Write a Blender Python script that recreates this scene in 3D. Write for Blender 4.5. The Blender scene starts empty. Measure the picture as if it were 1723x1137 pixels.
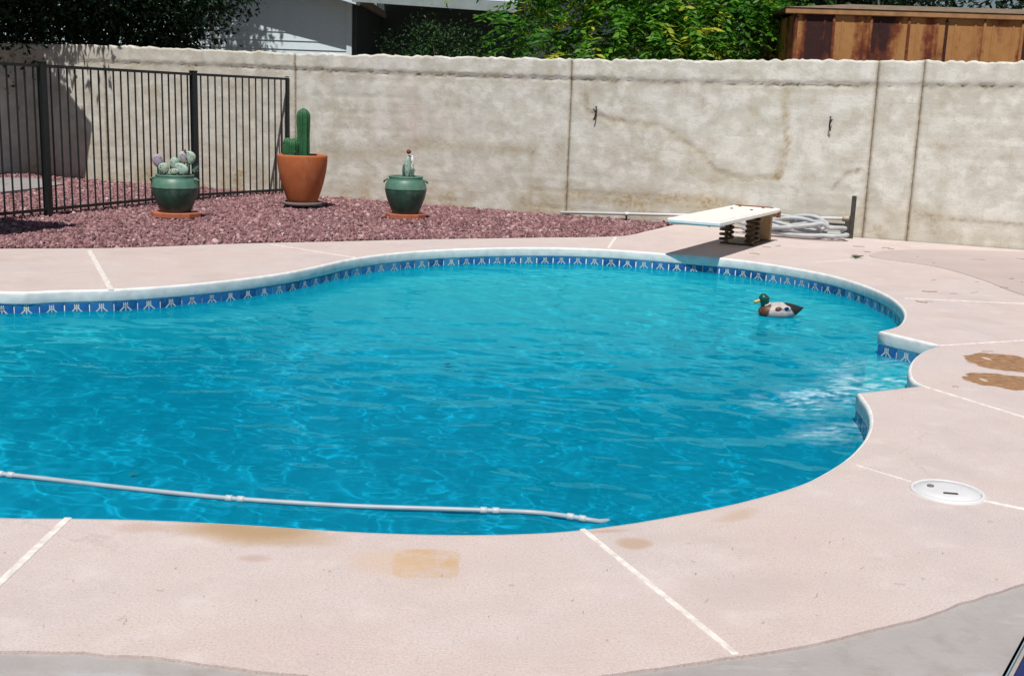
import bpy, bmesh, math, random
import numpy as np
from mathutils import Vector, noise as mnoise

random.seed(7); np.random.seed(7)
R = math.radians
# ------------------------------------------------------------------ camera
W, H = 1723, 1137
F_PX, PITCH, ROLL, CAM_H = 1905.8, 0.205, 0.035, 1.2935
fwd = Vector((0, math.cos(PITCH), -math.sin(PITCH)))
r0 = Vector((1, 0, 0)); u0 = r0.cross(fwd)
rgt = r0 * math.cos(ROLL) + u0 * math.sin(ROLL)
upv = rgt.cross(fwd)
scn = bpy.context.scene
COL = scn.collection
cam_d = bpy.data.cameras.new('camera'); cam = bpy.data.objects.new('camera', cam_d); COL.objects.link(cam)
from mathutils import Matrix
m = Matrix.Identity(4)
for i in range(3):
    m[i][0] = rgt[i]; m[i][1] = upv[i]; m[i][2] = -fwd[i]
m[2][3] = CAM_H
cam.matrix_world = m
cam_d.sensor_width = 36; cam_d.sensor_fit = 'HORIZONTAL'; cam_d.lens = 36 * F_PX / W
cam_d.clip_end = 2000; cam_d.clip_start = 0.05
scn.camera = cam
# ------------------------------------------------------------------ sky + sun
SUNV = Vector((0.08, 0.50, -1.0)).normalized()       # direction the light travels
EL = math.asin(-SUNV.z)
AZ = math.atan2(-SUNV.x, -SUNV.y)
world = bpy.data.worlds.new('World'); scn.world = world; world.use_nodes = True
wn = world.node_tree; bg = wn.nodes['Background']
sky = wn.nodes.new('ShaderNodeTexSky'); sky.sky_type = 'NISHITA'; sky.sun_disc = False
sky.sun_elevation = EL; sky.sun_rotation = AZ % (2 * math.pi)
wn.links.new(sky.outputs[0], bg.inputs[0]); bg.inputs[1].default_value = 0.052
sl = bpy.data.lights.new('sun', 'SUN'); sl.energy = 5.0; sl.angle = R(0.53); sl.color = (1.0, 0.955, 0.89)
sun = bpy.data.objects.new('sun', sl); COL.objects.link(sun)
sun.rotation_euler = SUNV.to_track_quat('-Z', 'Y').to_euler(); sun.location = (0, 0, 12)
scn.view_settings.view_transform = 'Standard'; scn.view_settings.look = 'None'
scn.view_settings.exposure = -0.18; scn.view_settings.gamma = 1.0
scn.view_settings.use_curve_mapping = False
scn.cycles.use_denoising = True
scn.cycles.max_bounces = 8; scn.cycles.transparent_max_bounces = 24
scn.cycles.sample_clamp_indirect = 6.0

# ------------------------------------------------------------------ helpers
def ray(x, y):
    return fwd + rgt * ((x - W / 2) / F_PX) - upv * ((y - H / 2) / F_PX)
def px(x, y, z=0.0):
    d = ray(x, y); t = (z - CAM_H) / d.z
    return Vector((0, 0, CAM_H)) + d * t
def pxY(x, y, Y, b=0.0):
    """pixel onto the vertical plane  Y + b*X"""
    d = ray(x, y); t = Y / (d.y - b * d.x)
    return Vector((0, 0, CAM_H)) + d * t
WA, WB = 13.716, -0.4243                  # garden wall: Y = WA + WB * X
def pxw(x, y): return pxY(x, y, WA, WB)
WU = Vector((1, WB, 0)).normalized()      # along the wall, to the right
WN = Vector((-WU.y, WU.x, 0))             # away from the camera
def tag(o, label=None, cat=None, group=None, kind=None):
    if label: o['label'] = label
    if cat: o['category'] = cat
    if group: o['group'] = group
    if kind: o['kind'] = kind
    return o
def empty(name, loc=(0, 0, 0), rz=0):
    o = bpy.data.objects.new(name, None); COL.objects.link(o)
    o.location = loc; o.rotation_euler = (0, 0, rz); o.empty_display_size = 0.1
    return o
def mesh_obj(name, verts, faces, mat=None, parent=None, smooth=False, mats=None, fmat=None):
    me = bpy.data.meshes.new(name); me.from_pydata([tuple(v) for v in verts], [], faces); me.update()
    for mm in (mats or ([mat] if mat else [])): me.materials.append(mm)
    if fmat is not None: me.polygons.foreach_set('material_index', fmat)
    if smooth: me.polygons.foreach_set('use_smooth', [True] * len(me.polygons))
    o = bpy.data.objects.new(name, me); COL.objects.link(o)
    if parent: o.parent = parent
    return o
def link_copy(src, parent=None):
    c = src.copy(); COL.objects.link(c); c.parent = parent
    return c
class MB:
    def __init__(s): s.v = []; s.f = []; s.m = []
    def add(s, vs, fs, mi=0):
        n = len(s.v); s.v += [Vector(v) for v in vs]; s.f += [tuple(i + n for i in f) for f in fs]; s.m += [mi] * len(fs)
    def box(s, c, size, rz=0.0, bev=0.0, mi=0, tilt=None):
        """box with chamfered vertical+horizontal edges"""
        sx, sy, sz = [d / 2 for d in size]
        b = min(bev, sx * .9, sy * .9, sz * .9)
        if b <= 0:
            vs = [(x, y, z) for z in (-sz, sz) for y in (-sy, sy) for x in (-sx, sx)]
            fs = [(0, 2, 3, 1), (4, 5, 7, 6), (0, 1, 5, 4), (2, 6, 7, 3), (0, 4, 6, 2), (1, 3, 7, 5)]
        else:
            vs = []
            for z, k in ((-sz, b), (-sz + b, 0), (sz - b, 0), (sz, b)):
                X, Y = sx - k, sy - k
                for (x, y) in ((X - b, -Y), (X, -Y + b), (X, Y - b), (X - b, Y), (-X + b, Y), (-X, Y - b), (-X, -Y + b), (-X + b, -Y)):
                    vs.append((x, y, z))
            fs = [tuple(range(7, -1, -1)), tuple(range(24, 32))]
            for L in range(3):
                for i in range(8):
                    j = (i + 1) % 8
                    fs.append((L * 8 + i, L * 8 + j, L * 8 + 8 + j, L * 8 + 8 + i))
        q = Matrix.Rotation(rz, 3, 'Z')
        if tilt is not None: q = q @ tilt
        s.add([q @ Vector(v) + Vector(c) for v in vs], fs, mi)
    def tube(s, pts, r, n=8, closed=False, mi=0, cap=True):
        pts = [Vector(p) for p in pts]; N = len(pts)
        rad = r if isinstance(r, (list, tuple)) else [r] * N
        nrm = None; rings = []
        for i, p in enumerate(pts):
            if closed: t = (pts[(i + 1) % N] - pts[i - 1])
            else: t = pts[min(i + 1, N - 1)] - pts[max(i - 1, 0)]
            t.normalize()
            if nrm is None:
                a = Vector((0, 0, 1)) if abs(t.z) < .9 else Vector((1, 0, 0))
                nrm = (a - t * a.dot(t)).normalized()
            else:
                nrm = (nrm - t * nrm.dot(t)).normalized()
            bn = t.cross(nrm)
            rings.append([p + (nrm * math.cos(2 * math.pi * k / n) + bn * math.sin(2 * math.pi * k / n)) * rad[i] for k in range(n)])
        vs = [v for rg in rings for v in rg]; fs = []
        for i in range(N if closed else N - 1):
            a, b = i * n, ((i + 1) % N) * n
            for k in range(n):
                fs.append((a + k, a + (k + 1) % n, b + (k + 1) % n, b + k))
        if cap and not closed:
            fs.append(tuple(range(n - 1, -1, -1))); fs.append(tuple((N - 1) * n + k for k in range(n)))
        s.add(vs, fs, mi)
    def lathe(s, prof, c=(0, 0, 0), n=40, mi=0):
        c = Vector(c); vs = []; fs = []
        for (r, z) in prof:
            for k in range(n):
                a = 2 * math.pi * k / n; vs.append(c + Vector((r * math.cos(a), r * math.sin(a), z)))
        for i in range(len(prof) - 1):
            for k in range(n):
                fs.append((i * n + k, i * n + (k + 1) % n, (i + 1) * n + (k + 1) % n, (i + 1) * n + k))
        s.add(vs, fs, mi)
    def build(s, name, mat=None, parent=None, smooth=False, mats=None):
        return mesh_obj(name, s.v, s.f, mat, parent, smooth, mats, s.m if mats else None)

def smooth_line(pts, step, closed=False):
    """Catmull-Rom through the points, resampled evenly"""
    P = [Vector(p) for p in pts]; out = []
    n = len(P)
    for i in range(n if closed else n - 1):
        if closed: a, b, c, d = P[i - 1], P[i], P[(i + 1) % n], P[(i + 2) % n]
        else: a, b, c, d = P[max(i - 1, 0)], P[i], P[i + 1], P[min(i + 2, n - 1)]
        k = max(6, int((c - b).length / step * 3))
        for j in range(k):
            t = j / k
            out.append(0.5 * ((2 * b) + (c - a) * t + (2 * a - 5 * b + 4 * c - d) * t * t + (3 * b - a - 3 * c + d) * t ** 3))
    if not closed: out.append(P[-1])
    # even resample
    L = [0]
    for i in range(1, len(out)): L.append(L[-1] + (out[i] - out[i - 1]).length)
    N = max(2, round(L[-1] / step)); res = []; j = 0
    for k in range(N + 1):
        s_ = L[-1] * k / N
        while j < len(out) - 2 and L[j + 1] < s_: j += 1
        seg = L[j + 1] - L[j]
        res.append(out[j].lerp(out[j + 1], (s_ - L[j]) / seg if seg > 1e-9 else 0))
    return res
def offset_loop(P, d):
    """offset a closed XY loop; positive = to the left of travel direction; mitred"""
    n = len(P); out = []
    for i in range(n):
        a = (P[i] - P[i - 1]); b = (P[(i + 1) % n] - P[i])
        a.z = b.z = 0; a.normalize(); b.normalize()
        na = Vector((-a.y, a.x, 0)); nb = Vector((-b.y, b.x, 0))
        mm = (na + nb)
        if mm.length < 1e-6: mm = na.copy()
        mm.normalize(); k = max(0.5, mm.dot(na))
        out.append(P[i] + mm * (d / k))
    return out
def fill_loops(name, loops, z, mat, parent=None, thick=0.0):
    """flat sheet bounded by loops (first outer, others holes), triangulated; optional skirt downwards"""
    bm = bmesh.new(); edges = []; rings = []
    for lp in loops:
        vs = [bm.verts.new((p.x, p.y, z)) for p in lp]; rings.append(vs)
        for i in range(len(vs)): edges.append(bm.edges.new((vs[i - 1], vs[i])))
    bmesh.ops.triangle_fill(bm, use_beauty=True, use_dissolve=False, edges=edges, normal=(0, 0, 1))
    for f in bm.faces:
        if f.normal.z < 0: f.normal_flip()
    if thick:
        for vs in rings:
            lo = [bm.verts.new((v.co.x, v.co.y, z - thick)) for v in vs]
            for i in range(len(vs)): bm.faces.new((vs[i - 1], vs[i], lo[i], lo[i - 1]))
    me = bpy.data.meshes.new(name); bm.to_mesh(me); bm.free(); me.materials.append(mat)
    o = bpy.data.objects.new(name, me); COL.objects.link(o)
    if parent: o.parent = parent
    return o

# ------------------------------------------------------------------ material helpers
class NT:
    def __init__(s, name):
        s.m = bpy.data.materials.new(name); s.m.use_nodes = True
        s.t = s.m.node_tree; s.n = s.t.nodes; s.l = s.t.links
        s.p = s.n['Principled BSDF']; s.out = s.n['Material Output']
        s.tc = None
    def co(s, kind='Object'):
        if s.tc is None: s.tc = s.n.new('ShaderNodeTexCoord')
        return s.tc.outputs[kind]
    def mapping(s, scale=(1, 1, 1), loc=(0, 0, 0), rot=(0, 0, 0), kind='Object', src=None):
        mp = s.n.new('ShaderNodeMapping'); s.l.new(src or s.co(kind), mp.inputs[0])
        mp.inputs[1].default_value = loc; mp.inputs[2].default_value = rot; mp.inputs[3].default_value = scale
        return mp.outputs[0]
    def noise(s, scale, detail=4, rough=.55, vec=None, out=0):
        n = s.n.new('ShaderNodeTexNoise'); n.inputs['Scale'].default_value = scale
        n.inputs['Detail'].default_value = detail; n.inputs['Roughness'].default_value = rough
        s.l.new(vec or s.co(), n.inputs['Vector']); return n.outputs[out]
    def voro(s, scale, vec=None, feature='F1', out=0):
        n = s.n.new('ShaderNodeTexVoronoi'); n.feature = feature; n.inputs['Scale'].default_value = scale
        s.l.new(vec or s.co(), n.inputs['Vector']); return n.outputs[out]
    def ramp(s, fac, stops):
        n = s.n.new('ShaderNodeValToRGB'); s.l.new(fac, n.inputs[0])
        e = n.color_ramp.elements
        while len(e) < len(stops): e.new(.5)
        for i, (p, c) in enumerate(stops):
            e[i].position = p; e[i].color = (*c, 1) if len(c) == 3 else c
        return n.outputs[0]
    def rng(s, fac, a, b, c=0, d=1):
        n = s.n.new('ShaderNodeMapRange'); s.l.new(fac, n.inputs[0])
        for i, v in enumerate((a, b, c, d)): n.inputs[i + 1].default_value = v
        return n.outputs[0]
    def mix(s, fac, a, b, mode='MIX'):
        n = s.n.new('ShaderNodeMix'); n.data_type = 'RGBA'; n.blend_type = mode
        for sock, v in ((n.inputs[0], fac), (n.inputs[6], a), (n.inputs[7], b)):
            if hasattr(v, 'is_output'): s.l.new(v, sock)
            elif isinstance(v, (int, float)): sock.default_value = v
            else: sock.default_value = (*v, 1)
        return n.outputs[2]
    def math(s, op, a, b=None, clamp=False):
        n = s.n.new('ShaderNodeMath'); n.operation = op; n.use_clamp = clamp
        for sock, v in ((n.inputs[0], a), (n.inputs[1], b)):
            if v is None: continue
            if hasattr(v, 'is_output'): s.l.new(v, sock)
            else: sock.default_value = v
        return n.outputs[0]
    def attr(s, name, out='Color'):
        n = s.n.new('ShaderNodeAttribute'); n.attribute_name = name; return n.outputs[out]
    def sep(s, v):
        n = s.n.new('ShaderNodeSeparateXYZ'); s.l.new(v, n.inputs[0]); return n.outputs
    def rand(s):
        return s.n.new('ShaderNodeObjectInfo').outputs['Random']
    def bump(s, h, strength=.3, dist=.01):
        n = s.n.new('ShaderNodeBump'); n.inputs['Strength'].default_value = strength; n.inputs['Distance'].default_value = dist
        s.l.new(h, n.inputs['Height']); s.l.new(n.outputs[0], s.p.inputs['Normal']); return n.outputs[0]
    def base(s, v):
        if hasattr(v, 'is_output'): s.l.new(v, s.p.inputs['Base Color'])
        else: s.p.inputs['Base Color'].default_value = (*v, 1)
        return s
    def rough(s, v):
        if hasattr(v, 'is_output'): s.l.new(v, s.p.inputs['Roughness'])
        else: s.p.inputs['Roughness'].default_value = v
        return s
    def spec(s, v): s.p.inputs['Specular IOR Level'].default_value = v; return s
def plain(name, col, rough=.6, var=.12, scale=18, bump=.1, bdist=.004, metal=0, spec=.5):
    t = NT(name); n = t.noise(scale, 5)
    lo = tuple(c * (1 - var) for c in col); hi = tuple(min(1, c * (1 + var)) for c in col)
    t.base(t.ramp(n, [(.3, lo), (.7, hi)])); t.rough(rough); t.spec(spec)
    t.p.inputs['Metallic'].default_value = metal
    if bump: t.bump(n, bump, bdist)
    return t.m

# ------------------------------------------------------------------ materials
def mat_deck():
    t = NT('deck_coating')
    fine = t.noise(140, 3, .7); mid = t.noise(9, 6, .6); big = t.noise(.9, 4, .6)
    c = t.ramp(big, [(.28, (.615, .485, .485)), (.42, (.585, .49, .46)), (.55, (.60, .52, .505)), (.72, (.53, .465, .47))])
    c = t.mix(t.rng(mid, .35, .7, 0, .35), c, (.62, .52, .47))
    c = t.mix(t.rng(fine, .52, .66, 0, .62), c, (.42, .335, .325))
    c = t.mix(t.rng(t.noise(60, 3, .6), .60, .72, 0, .4), c, (.40, .33, .31))
    c = t.mix(t.rng(fine, .46, .32, 0, .55), c, (.74, .64, .62))
    blot = t.rng(t.noise(2.3, 6, .65), .60, .74, 0, .30)
    c = t.mix(blot, c, (.50, .40, .33))
    speck = t.rng(t.noise(33, 2, .5), .73, .77, 0, .4)
    c = t.mix(speck, c, (.25, .19, .16))
    c = t.mix(t.rng(t.noise(3.1, 6, .7), .42, .66, 0, .38), c, (.51, .42, .40))
    c = t.mix(t.rng(t.noise(5.3, 5, .7, t.mapping(loc=(9, 3, 1))), .55, .70, 0, .45), c, (.68, .60, .58))
    grime = t.rng(t.noise(1.7, 7, .7), .53, .70, 0, .35)
    c = t.mix(grime, c, (.42, .37, .35))
    vw = t.n.new('ShaderNodeVectorMath'); vw.operation = 'MULTIPLY_ADD'; t.l.new(t.noise(2.5, 4, .6, None, 1), vw.inputs[0]); vw.inputs[1].default_value = (.5, .5, 0); t.l.new(t.co(), vw.inputs[2])
    ck = t.rng(t.voro(.42, vw.outputs[0], 'DISTANCE_TO_EDGE'), .0012, .0035, 1, 0)
    ck = t.math('MULTIPLY', ck, t.rng(t.noise(.8, 3),   .50, .62, 0, .15))
    c = t.mix(ck, c, (.27, .21, .19))
    pos = t.co()
    wob = t.n.new('ShaderNodeTexNoise'); wob.inputs['Scale'].default_value = 7; wob.inputs['Detail'].default_value = 5
    t.l.new(pos, wob.inputs['Vector'])
    def stain(c0, cpx, hx, hy, col, soft, amt, wobble, power=2.0, edge=None):
        """blotch centred on pixel cpx with half-axes given by two pixels (hx along, hy across)"""
        C = px(*cpx); A = px(*hx) - C; B = px(*hy) - C
        rz = math.atan2(A.y, A.x); la = A.length
        nb = Vector((-math.sin(rz), math.cos(rz), 0)); lb = abs(B.dot(nb))
        v = t.n.new('ShaderNodeVectorMath'); v.operation = 'MULTIPLY_ADD'
        t.l.new(wob.outputs['Color'], v.inputs[0]); v.inputs[1].default_value = (wobble,) * 3
        t.l.new(pos, v.inputs[2])
        v2 = t.n.new('ShaderNodeVectorMath'); v2.operation = 'SUBTRACT'; t.l.new(v.outputs[0], v2.inputs[0])
        v2.inputs[1].default_value = (C.x + wobble * .5, C.y + wobble * .5, wobble * .5)
        v3 = t.n.new('ShaderNodeVectorRotate'); v3.rotation_type = 'Z_AXIS'; t.l.new(v2.outputs[0], v3.inputs['Vector'])
        v3.inputs['Angle'].default_value = -rz
        x, y, _ = t.sep(v3.outputs[0])
        ax = t.math('POWER', t.math('ABSOLUTE', t.math('DIVIDE', x, la)), power)
        ay = t.math('POWER', t.math('ABSOLUTE', t.math('DIVIDE', y, lb)), power)
        d = t.math('ADD', ax, ay)
        k = t.rng(d, 1 - soft, 1 + soft * .3, amt, 0)
        if power > 3: k = t.math('MULTIPLY', k, t.rng(t.noise(14, 5, .7), .36, .62, .15, 1.1), True)
        return t.mix(k, c0, col)
    tex = t.math('MULTIPLY', t.noise(25, 4), 1)
    brown = t.mix(t.rng(tex, .35, .65), (.235, .115, .05), (.37, .215, .11))
    c = stain(c, (1690, 609), (1622, 602), (1690, 624), brown, .10, .95, .17)
    c = stain(c, (1692, 642), (1620, 638), (1690, 655), brown, .10, .95, .17)
    c = stain(c, (1660, 603), (1655, 603), (1660, 606), (.62, .5, .42), .5, .9, .0)
    c = stain(c, (1655, 639), (1650, 639), (1655, 642), (.62, .5, .42), .5, .9, .0)
    c = stain(c, (425, 897), (275, 888), (425, 918), (.42, .27, .12), .8, .68, .12)
    c = stain(c, (440, 893), (330, 890), (440, 905), (.36, .23, .11), .9, .45, .10)
    c = stain(c, (240, 887), (195, 884), (240, 897), (.48, .33, .25), .9, .5, .08)
    c = stain(c, (428, 940), (400, 940), (428, 947), (.47, .33, .28), .9, .6, .05)
    c = stain(c, (718, 948), (775, 949), (718, 973), (.54, .35, .17), .5, .75, .05, 6)
    c = stain(c, (660, 945), (580, 938), (660, 968), (.60, .43, .30), .9, .45, .10)
    c = stain(c, (1066, 913), (1098, 912), (1066, 924), (.46, .33, .23), .6, .75, .05)
    c = stain(c, (1020, 893), (1060, 890), (1020, 897), (.46, .31, .22), .9, .6, .04)
    c = stain(c, (1240, 866), (1200, 876), (1245, 874), (.50, .35, .24), .9, .55, .08)
    c = stain(c, (1250, 985), (1140, 1000), (1250, 1020), (.46, .385, .365), .95, .35, .2)
    t.base(c); t.rough(.85); t.spec(.25)
    h = t.math('ADD', t.math('MULTIPLY', fine, .7), t.math('MULTIPLY', t.noise(45, 4), .5))
    t.bump(h, .35, .006)
    return t.m
def mat_wall():
    t = NT('wall_concrete')
    uv = t.attr('wuv', 'Vector')
    big = t.noise(1.0, 5, .6, uv); mid = t.noise(4.5, 8, .68, uv); fine = t.noise(75, 4, .7, uv); hi = t.noise(18, 6, .7, uv)
    br = t.n.new('ShaderNodeTexBrick'); t.l.new(uv, br.inputs['Vector']); br.offset = .5
    for nm, v in (('Scale', 1), ('Mortar Size', .006), ('Mortar Smooth', .6), ('Bias', 0), ('Brick Width', .40), ('Row Height', .203)): br.inputs[nm].default_value = v
    br.inputs['Color1'].default_value = (.25, .25, .25, 1); br.inputs['Color2'].default_value = (.75, .75, .75, 1); br.inputs['Mortar'].default_value = (.5, .5, .5, 1)
    c = t.ramp(big, [(.3, (.53, .51, .42)), (.5, (.61, .60, .54)), (.7, (.575, .555, .50))])
    c = t.mix(t.rng(mid, .48, .58, 0, .8), c, (.775, .77, .72))
    c = t.mix(t.rng(mid, .45, .32, 0, .75), c, (.46, .40, .295))
    blk = t.rng(t.math('ADD', t.sep(br.outputs['Color'])[0], t.math('MULTIPLY', big, .5)), .6, 1.1, 0, .35)
    c = t.mix(blk, c, (.76, .75, .70))
    mort = t.math('MULTIPLY', br.outputs['Fac'], t.rng(t.noise(1.6, 4, .6, uv), .48, .66, 0, .32))
    c = t.mix(mort, c, (.42, .36, .265))
    c = t.mix(t.rng(hi, .58, .70, 0, .45), c, (.42, .37, .29))
    c = t.mix(t.rng(fine, .55, .70, 0, .45), c, (.40, .35, .28))
    st = t.attr('stain'); r, g, b = t.sep(st)
    rag = t.rng(t.math('ADD', t.math('MULTIPLY', hi, .6), t.math('MULTIPLY', mid, .5)), .42, .66, .15, 1.15)
    c = t.mix(t.math('MULTIPLY', t.math('MULTIPLY', r, rag), .95, True), c, (.40, .31, .17))
    c = t.mix(t.math('MULTIPLY', t.math('MULTIPLY', g, rag), 1.0, True), c, (.15, .125, .095))
    c = t.mix(t.math('MULTIPLY', t.math('MULTIPLY', b, rag), .55, True), c, (.56, .42, .40))
    t.base(c); t.rough(.92); t.spec(.15)
    h = t.math('ADD', t.math('MULTIPLY', fine, .35), t.math('ADD', mid, t.math('MULTIPLY', hi, .5)))
    t.bump(h, .4, .014)
    return t.m
def mat_gravel():
    t = NT('lava_stone')
    a = t.attr('tint'); x, y, z = t.sep(a)
    c = t.ramp(x, [(0, (.09, .050, .060)), (.3, (.22, .108, .118)), (.6, (.35, .19, .198)), (.86, (.46, .29, .285)), (1, (.68, .54, .52))])
    n = t.noise(60, 4)
    c = t.mix(t.rng(n, .35, .7, 0, .4), c, (.16, .09, .10))
    t.base(c); t.rough(.9); t.spec(.2); t.bump(n, .3, .004)
    return t.m
def mat_tile():
    t = NT('pool_tile_glaze')
    r = t.rand(); n = t.noise(22, 4)
    c = t.ramp(r, [(0, (.010, .055, .20)), (.3, (.014, .085, .30)), (.7, (.022, .13, .40)), (1, (.06, .25, .46))])
    c = t.mix(t.rng(n, .4, .7, 0, .6), c, (.04, .21, .44))
    t.base(c); t.rough(.18); t.bump(n, .08, .002)
    return t.m
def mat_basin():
    t = NT('depth_tint_plaster')
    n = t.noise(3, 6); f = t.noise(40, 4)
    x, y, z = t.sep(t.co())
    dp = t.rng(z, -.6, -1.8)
    c = t.mix(dp, (.62, .86, .88), (.05, .40, .71))  # bluer with depth, standing in for light absorbed by the water
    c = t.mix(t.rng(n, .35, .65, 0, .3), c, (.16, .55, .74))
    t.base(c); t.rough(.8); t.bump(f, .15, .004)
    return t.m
def mat_water():
    t = NT('pool_water'); t.n.remove(t.p)
    g = t.n.new('ShaderNodeBsdfGlass'); g.inputs['IOR'].default_value = 1.333; g.inputs['Roughness'].default_value = 0.0
    g.inputs['Color'].default_value = (.27, .985, .98, 1)
    foam = t.attr('foam', 'Fac')                                    # air bubbles where the return jet stirs the water
    col = t.mix(foam, (.002, .325, .495), (.50, .72, .80))
    d = t.n.new('ShaderNodeBsdfDiffuse'); t.l.new(col, d.inputs['Color'])     # suspended matter
    mx = t.n.new('ShaderNodeMixShader'); t.l.new(t.math('ADD', t.math('MULTIPLY', foam, .40), .40, True), mx.inputs[0])
    t.l.new(g.outputs[0], mx.inputs[1]); t.l.new(d.outputs[0], mx.inputs[2])
    t.l.new(mx.outputs[0], t.out.inputs['Surface'])
    return t.m
def mat_leaf(name, cols, trans=.35, rough=.5):
    t = NT(name); a = t.attr('tint'); x, y, z = t.sep(a)
    c = t.ramp(x, [(i / (len(cols) - 1), k) for i, k in enumerate(cols)])
    t.base(c); t.rough(rough); t.spec(.3)
    tr = t.n.new('ShaderNodeBsdfTranslucent'); t.l.new(c, tr.inputs[0])
    mx = t.n.new('ShaderNodeMixShader'); mx.inputs[0].default_value = trans
    t.l.new(t.p.outputs[0], mx.inputs[1]); t.l.new(tr.outputs[0], mx.inputs[2]); t.l.new(mx.outputs[0], t.out.inputs[0])
    return t.m
def mat_shed():
    t = NT('rusty_metal')
    rv = t.n.new('ShaderNodeVectorMath'); rv.operation = 'MULTIPLY_ADD'; cb = t.n.new('ShaderNodeCombineXYZ'); rn = t.rand(); t.l.new(rn, cb.inputs[0]); t.l.new(rn, cb.inputs[1]); t.l.new(cb.outputs[0], rv.inputs[0]); rv.inputs[1].default_value = (37, 11, 0); t.l.new(t.co(), rv.inputs[2])
    v = t.mapping((2.1, 2.1, .30), src=rv.outputs[0]); n = t.noise(1.0, 4, .5, v); g = t.noise(6, 6, .65); f = t.noise(40, 4)
    c = t.ramp(g, [(.3, (.38, .18, .062)), (.7, (.47, .245, .095))])
    k = t.math('ADD', t.math('MULTIPLY', n, .8), t.math('MULTIPLY', g, .2))
    c = t.mix(t.rng(k, .455, .51), c, (.19, .050, .020))
    c = t.mix(t.rng(k, .505, .56), c, (.040, .014, .014))
    c = t.mix(t.rng(f, .6, .75, 0, .5), c, (.16, .06, .03))
    t.base(c); t.rough(.75); t.spec(.3); t.bump(f, .2, .004)
    return t.m

M = dict(deck=mat_deck(), wall=mat_wall(), gravel=mat_gravel(), tile=mat_tile(), basin=mat_basin(), water=mat_water(), shed=mat_shed())
M['coping'] = plain('coping_paint', (.76, .77, .76), .65, .13, 14, .4, .006)
M['joint'] = plain('joint_plastic', (.76, .71, .67), .6, .22, 26, .3)
M['grout'] = plain('tile_grout', (.72, .74, .72), .8, .1, 40, .2)
M['emblem'] = plain('tile_emblem', (.66, .66, .60), .35, .08, 40, 0)
M['ground'] = plain('bare_soil', (.28, .21, .16), .95, .25, 3, .4, .02)
M['iron'] = plain('black_iron', (.012, .016, .017), .45, .2, 30, .1)
def mat_terra():
    t = NT('terracotta'); n = t.noise(7, 6, .65); f = t.noise(60, 4)
    c = t.ramp(n, [(.3, (.44, .115, .036)), (.7, (.56, .17, .06))])
    c = t.mix(t.rng(t.noise(5, 6, .7, t.mapping((1, 1, .35))), .55, .72, 0, .35), c, (.60, .34, .22))
    c = t.mix(t.rng(f, .6, .72, 0, .3), c, (.30, .09, .04)); t.base(c); t.rough(.85); t.bump(f, .25, .004); return t.m
M['terracotta'] = mat_terra()
M['saucer_grey'] = plain('grey_stone', (.17, .15, .15), .9, .15, 20, .2)
M['brick_red'] = plain('red_clay', (.42, .13, .07), .85, .15, 20, .2)
M['soil'] = plain('potting_soil', (.05, .035, .025), 1, .3, 40, .6, .01)
M['cactus'] = plain('cactus_skin', (.022, .125, .045), .6, .25, 25, .1)
M['spine'] = plain('cactus_spine', (.42, .38, .25), .8, .1, 20, 0)
M['pad'] = plain('cactus_pad', (.34, .47, .40), .6, .14, 18, .1)
M['pad_purple'] = plain('cactus_pad_purple', (.38, .32, .42), .6, .2, 14, .1)
M['pad_dark'] = plain('cactus_pad_dark', (.05, .15, .13), .6, .2, 18, .1)
M['bud'] = plain('cactus_bud', (.17, .055, .045), .7, .2, 30, .1)
M['white_plastic'] = plain('white_plastic', (.70, .70, .72), .4, .04, 12, .05)
M['board'] = plain('board_white', (.80, .80, .77), .6, .06, 9, .25, .003)
M['board_edge'] = plain('board_edge', (.62, .66, .63), .6, .1, 20, .1)
M['spring'] = plain('spring_steel', (.075, .052, .030), .6, .3, 30, .2, metal=.3)
M['stand'] = plain('stand_tan', (.34, .235, .115), .7, .2, 20, .2)
M['rust'] = plain('rust', (.22, .075, .03), .85, .3, 30, .3)
M['hose'] = plain('hose_grey', (.36, .42, .47), .45, .08, 14, .05)
M['hose_conn'] = plain('hose_connector', (.48, .53, .56), .45, .06, 14, .05)
M['hose_dark'] = plain('hose_pile_grey', (.43, .45, .47), .5, .12, 14, .05)
M['dark_wood'] = plain('dark_weathered_wood', (.055, .050, .042), .85, .3, 16, .3)
M['house_white'] = plain('siding_paint', (.68, .80, .87), .6, .04, 8, .05)
M['porch_shade'] = plain('porch_shade_tone', (.04, .065, .075), .7, .15, 6, .05)  # porch shade put into the colour of the recessed walls
M['fascia'] = plain('fascia_paint', (.30, .36, .36), .6, .12, 6, .05)
M['roof'] = plain('roof_shingle', (.30, .28, .26), .9, .2, 12, .4, .01)
M['bark'] = plain('bark', (.085, .060, .042), .95, .3, 18, .6, .02)
M['patio'] = None
def mat_patio():
    t = NT('old_concrete')
    n = t.noise(1.6, 6, .65); mid = t.noise(11, 6, .65); f = t.noise(90, 4, .7)
    c = t.ramp(n, [(.3, (.33, .31, .315)), (.55, (.39, .365, .355)), (.75, (.42, .41, .43))])
    c = t.mix(t.rng(mid, .5, .7, 0, .5), c, (.30, .265, .24))
    c = t.mix(t.rng(t.noise(2.2, 5, .6, t.mapping((.7, 2.4, 1))), .56, .68, 0, .55), c, (.54, .54, .59))
    c = t.mix(t.rng(f, .6, .75, 0, .4), c, (.22, .2, .19))
    t.base(c); t.rough(.9); t.spec(.2); t.bump(t.math('ADD', f, mid), .3, .006)
    return t.m
M['patio'] = mat_patio()
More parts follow.
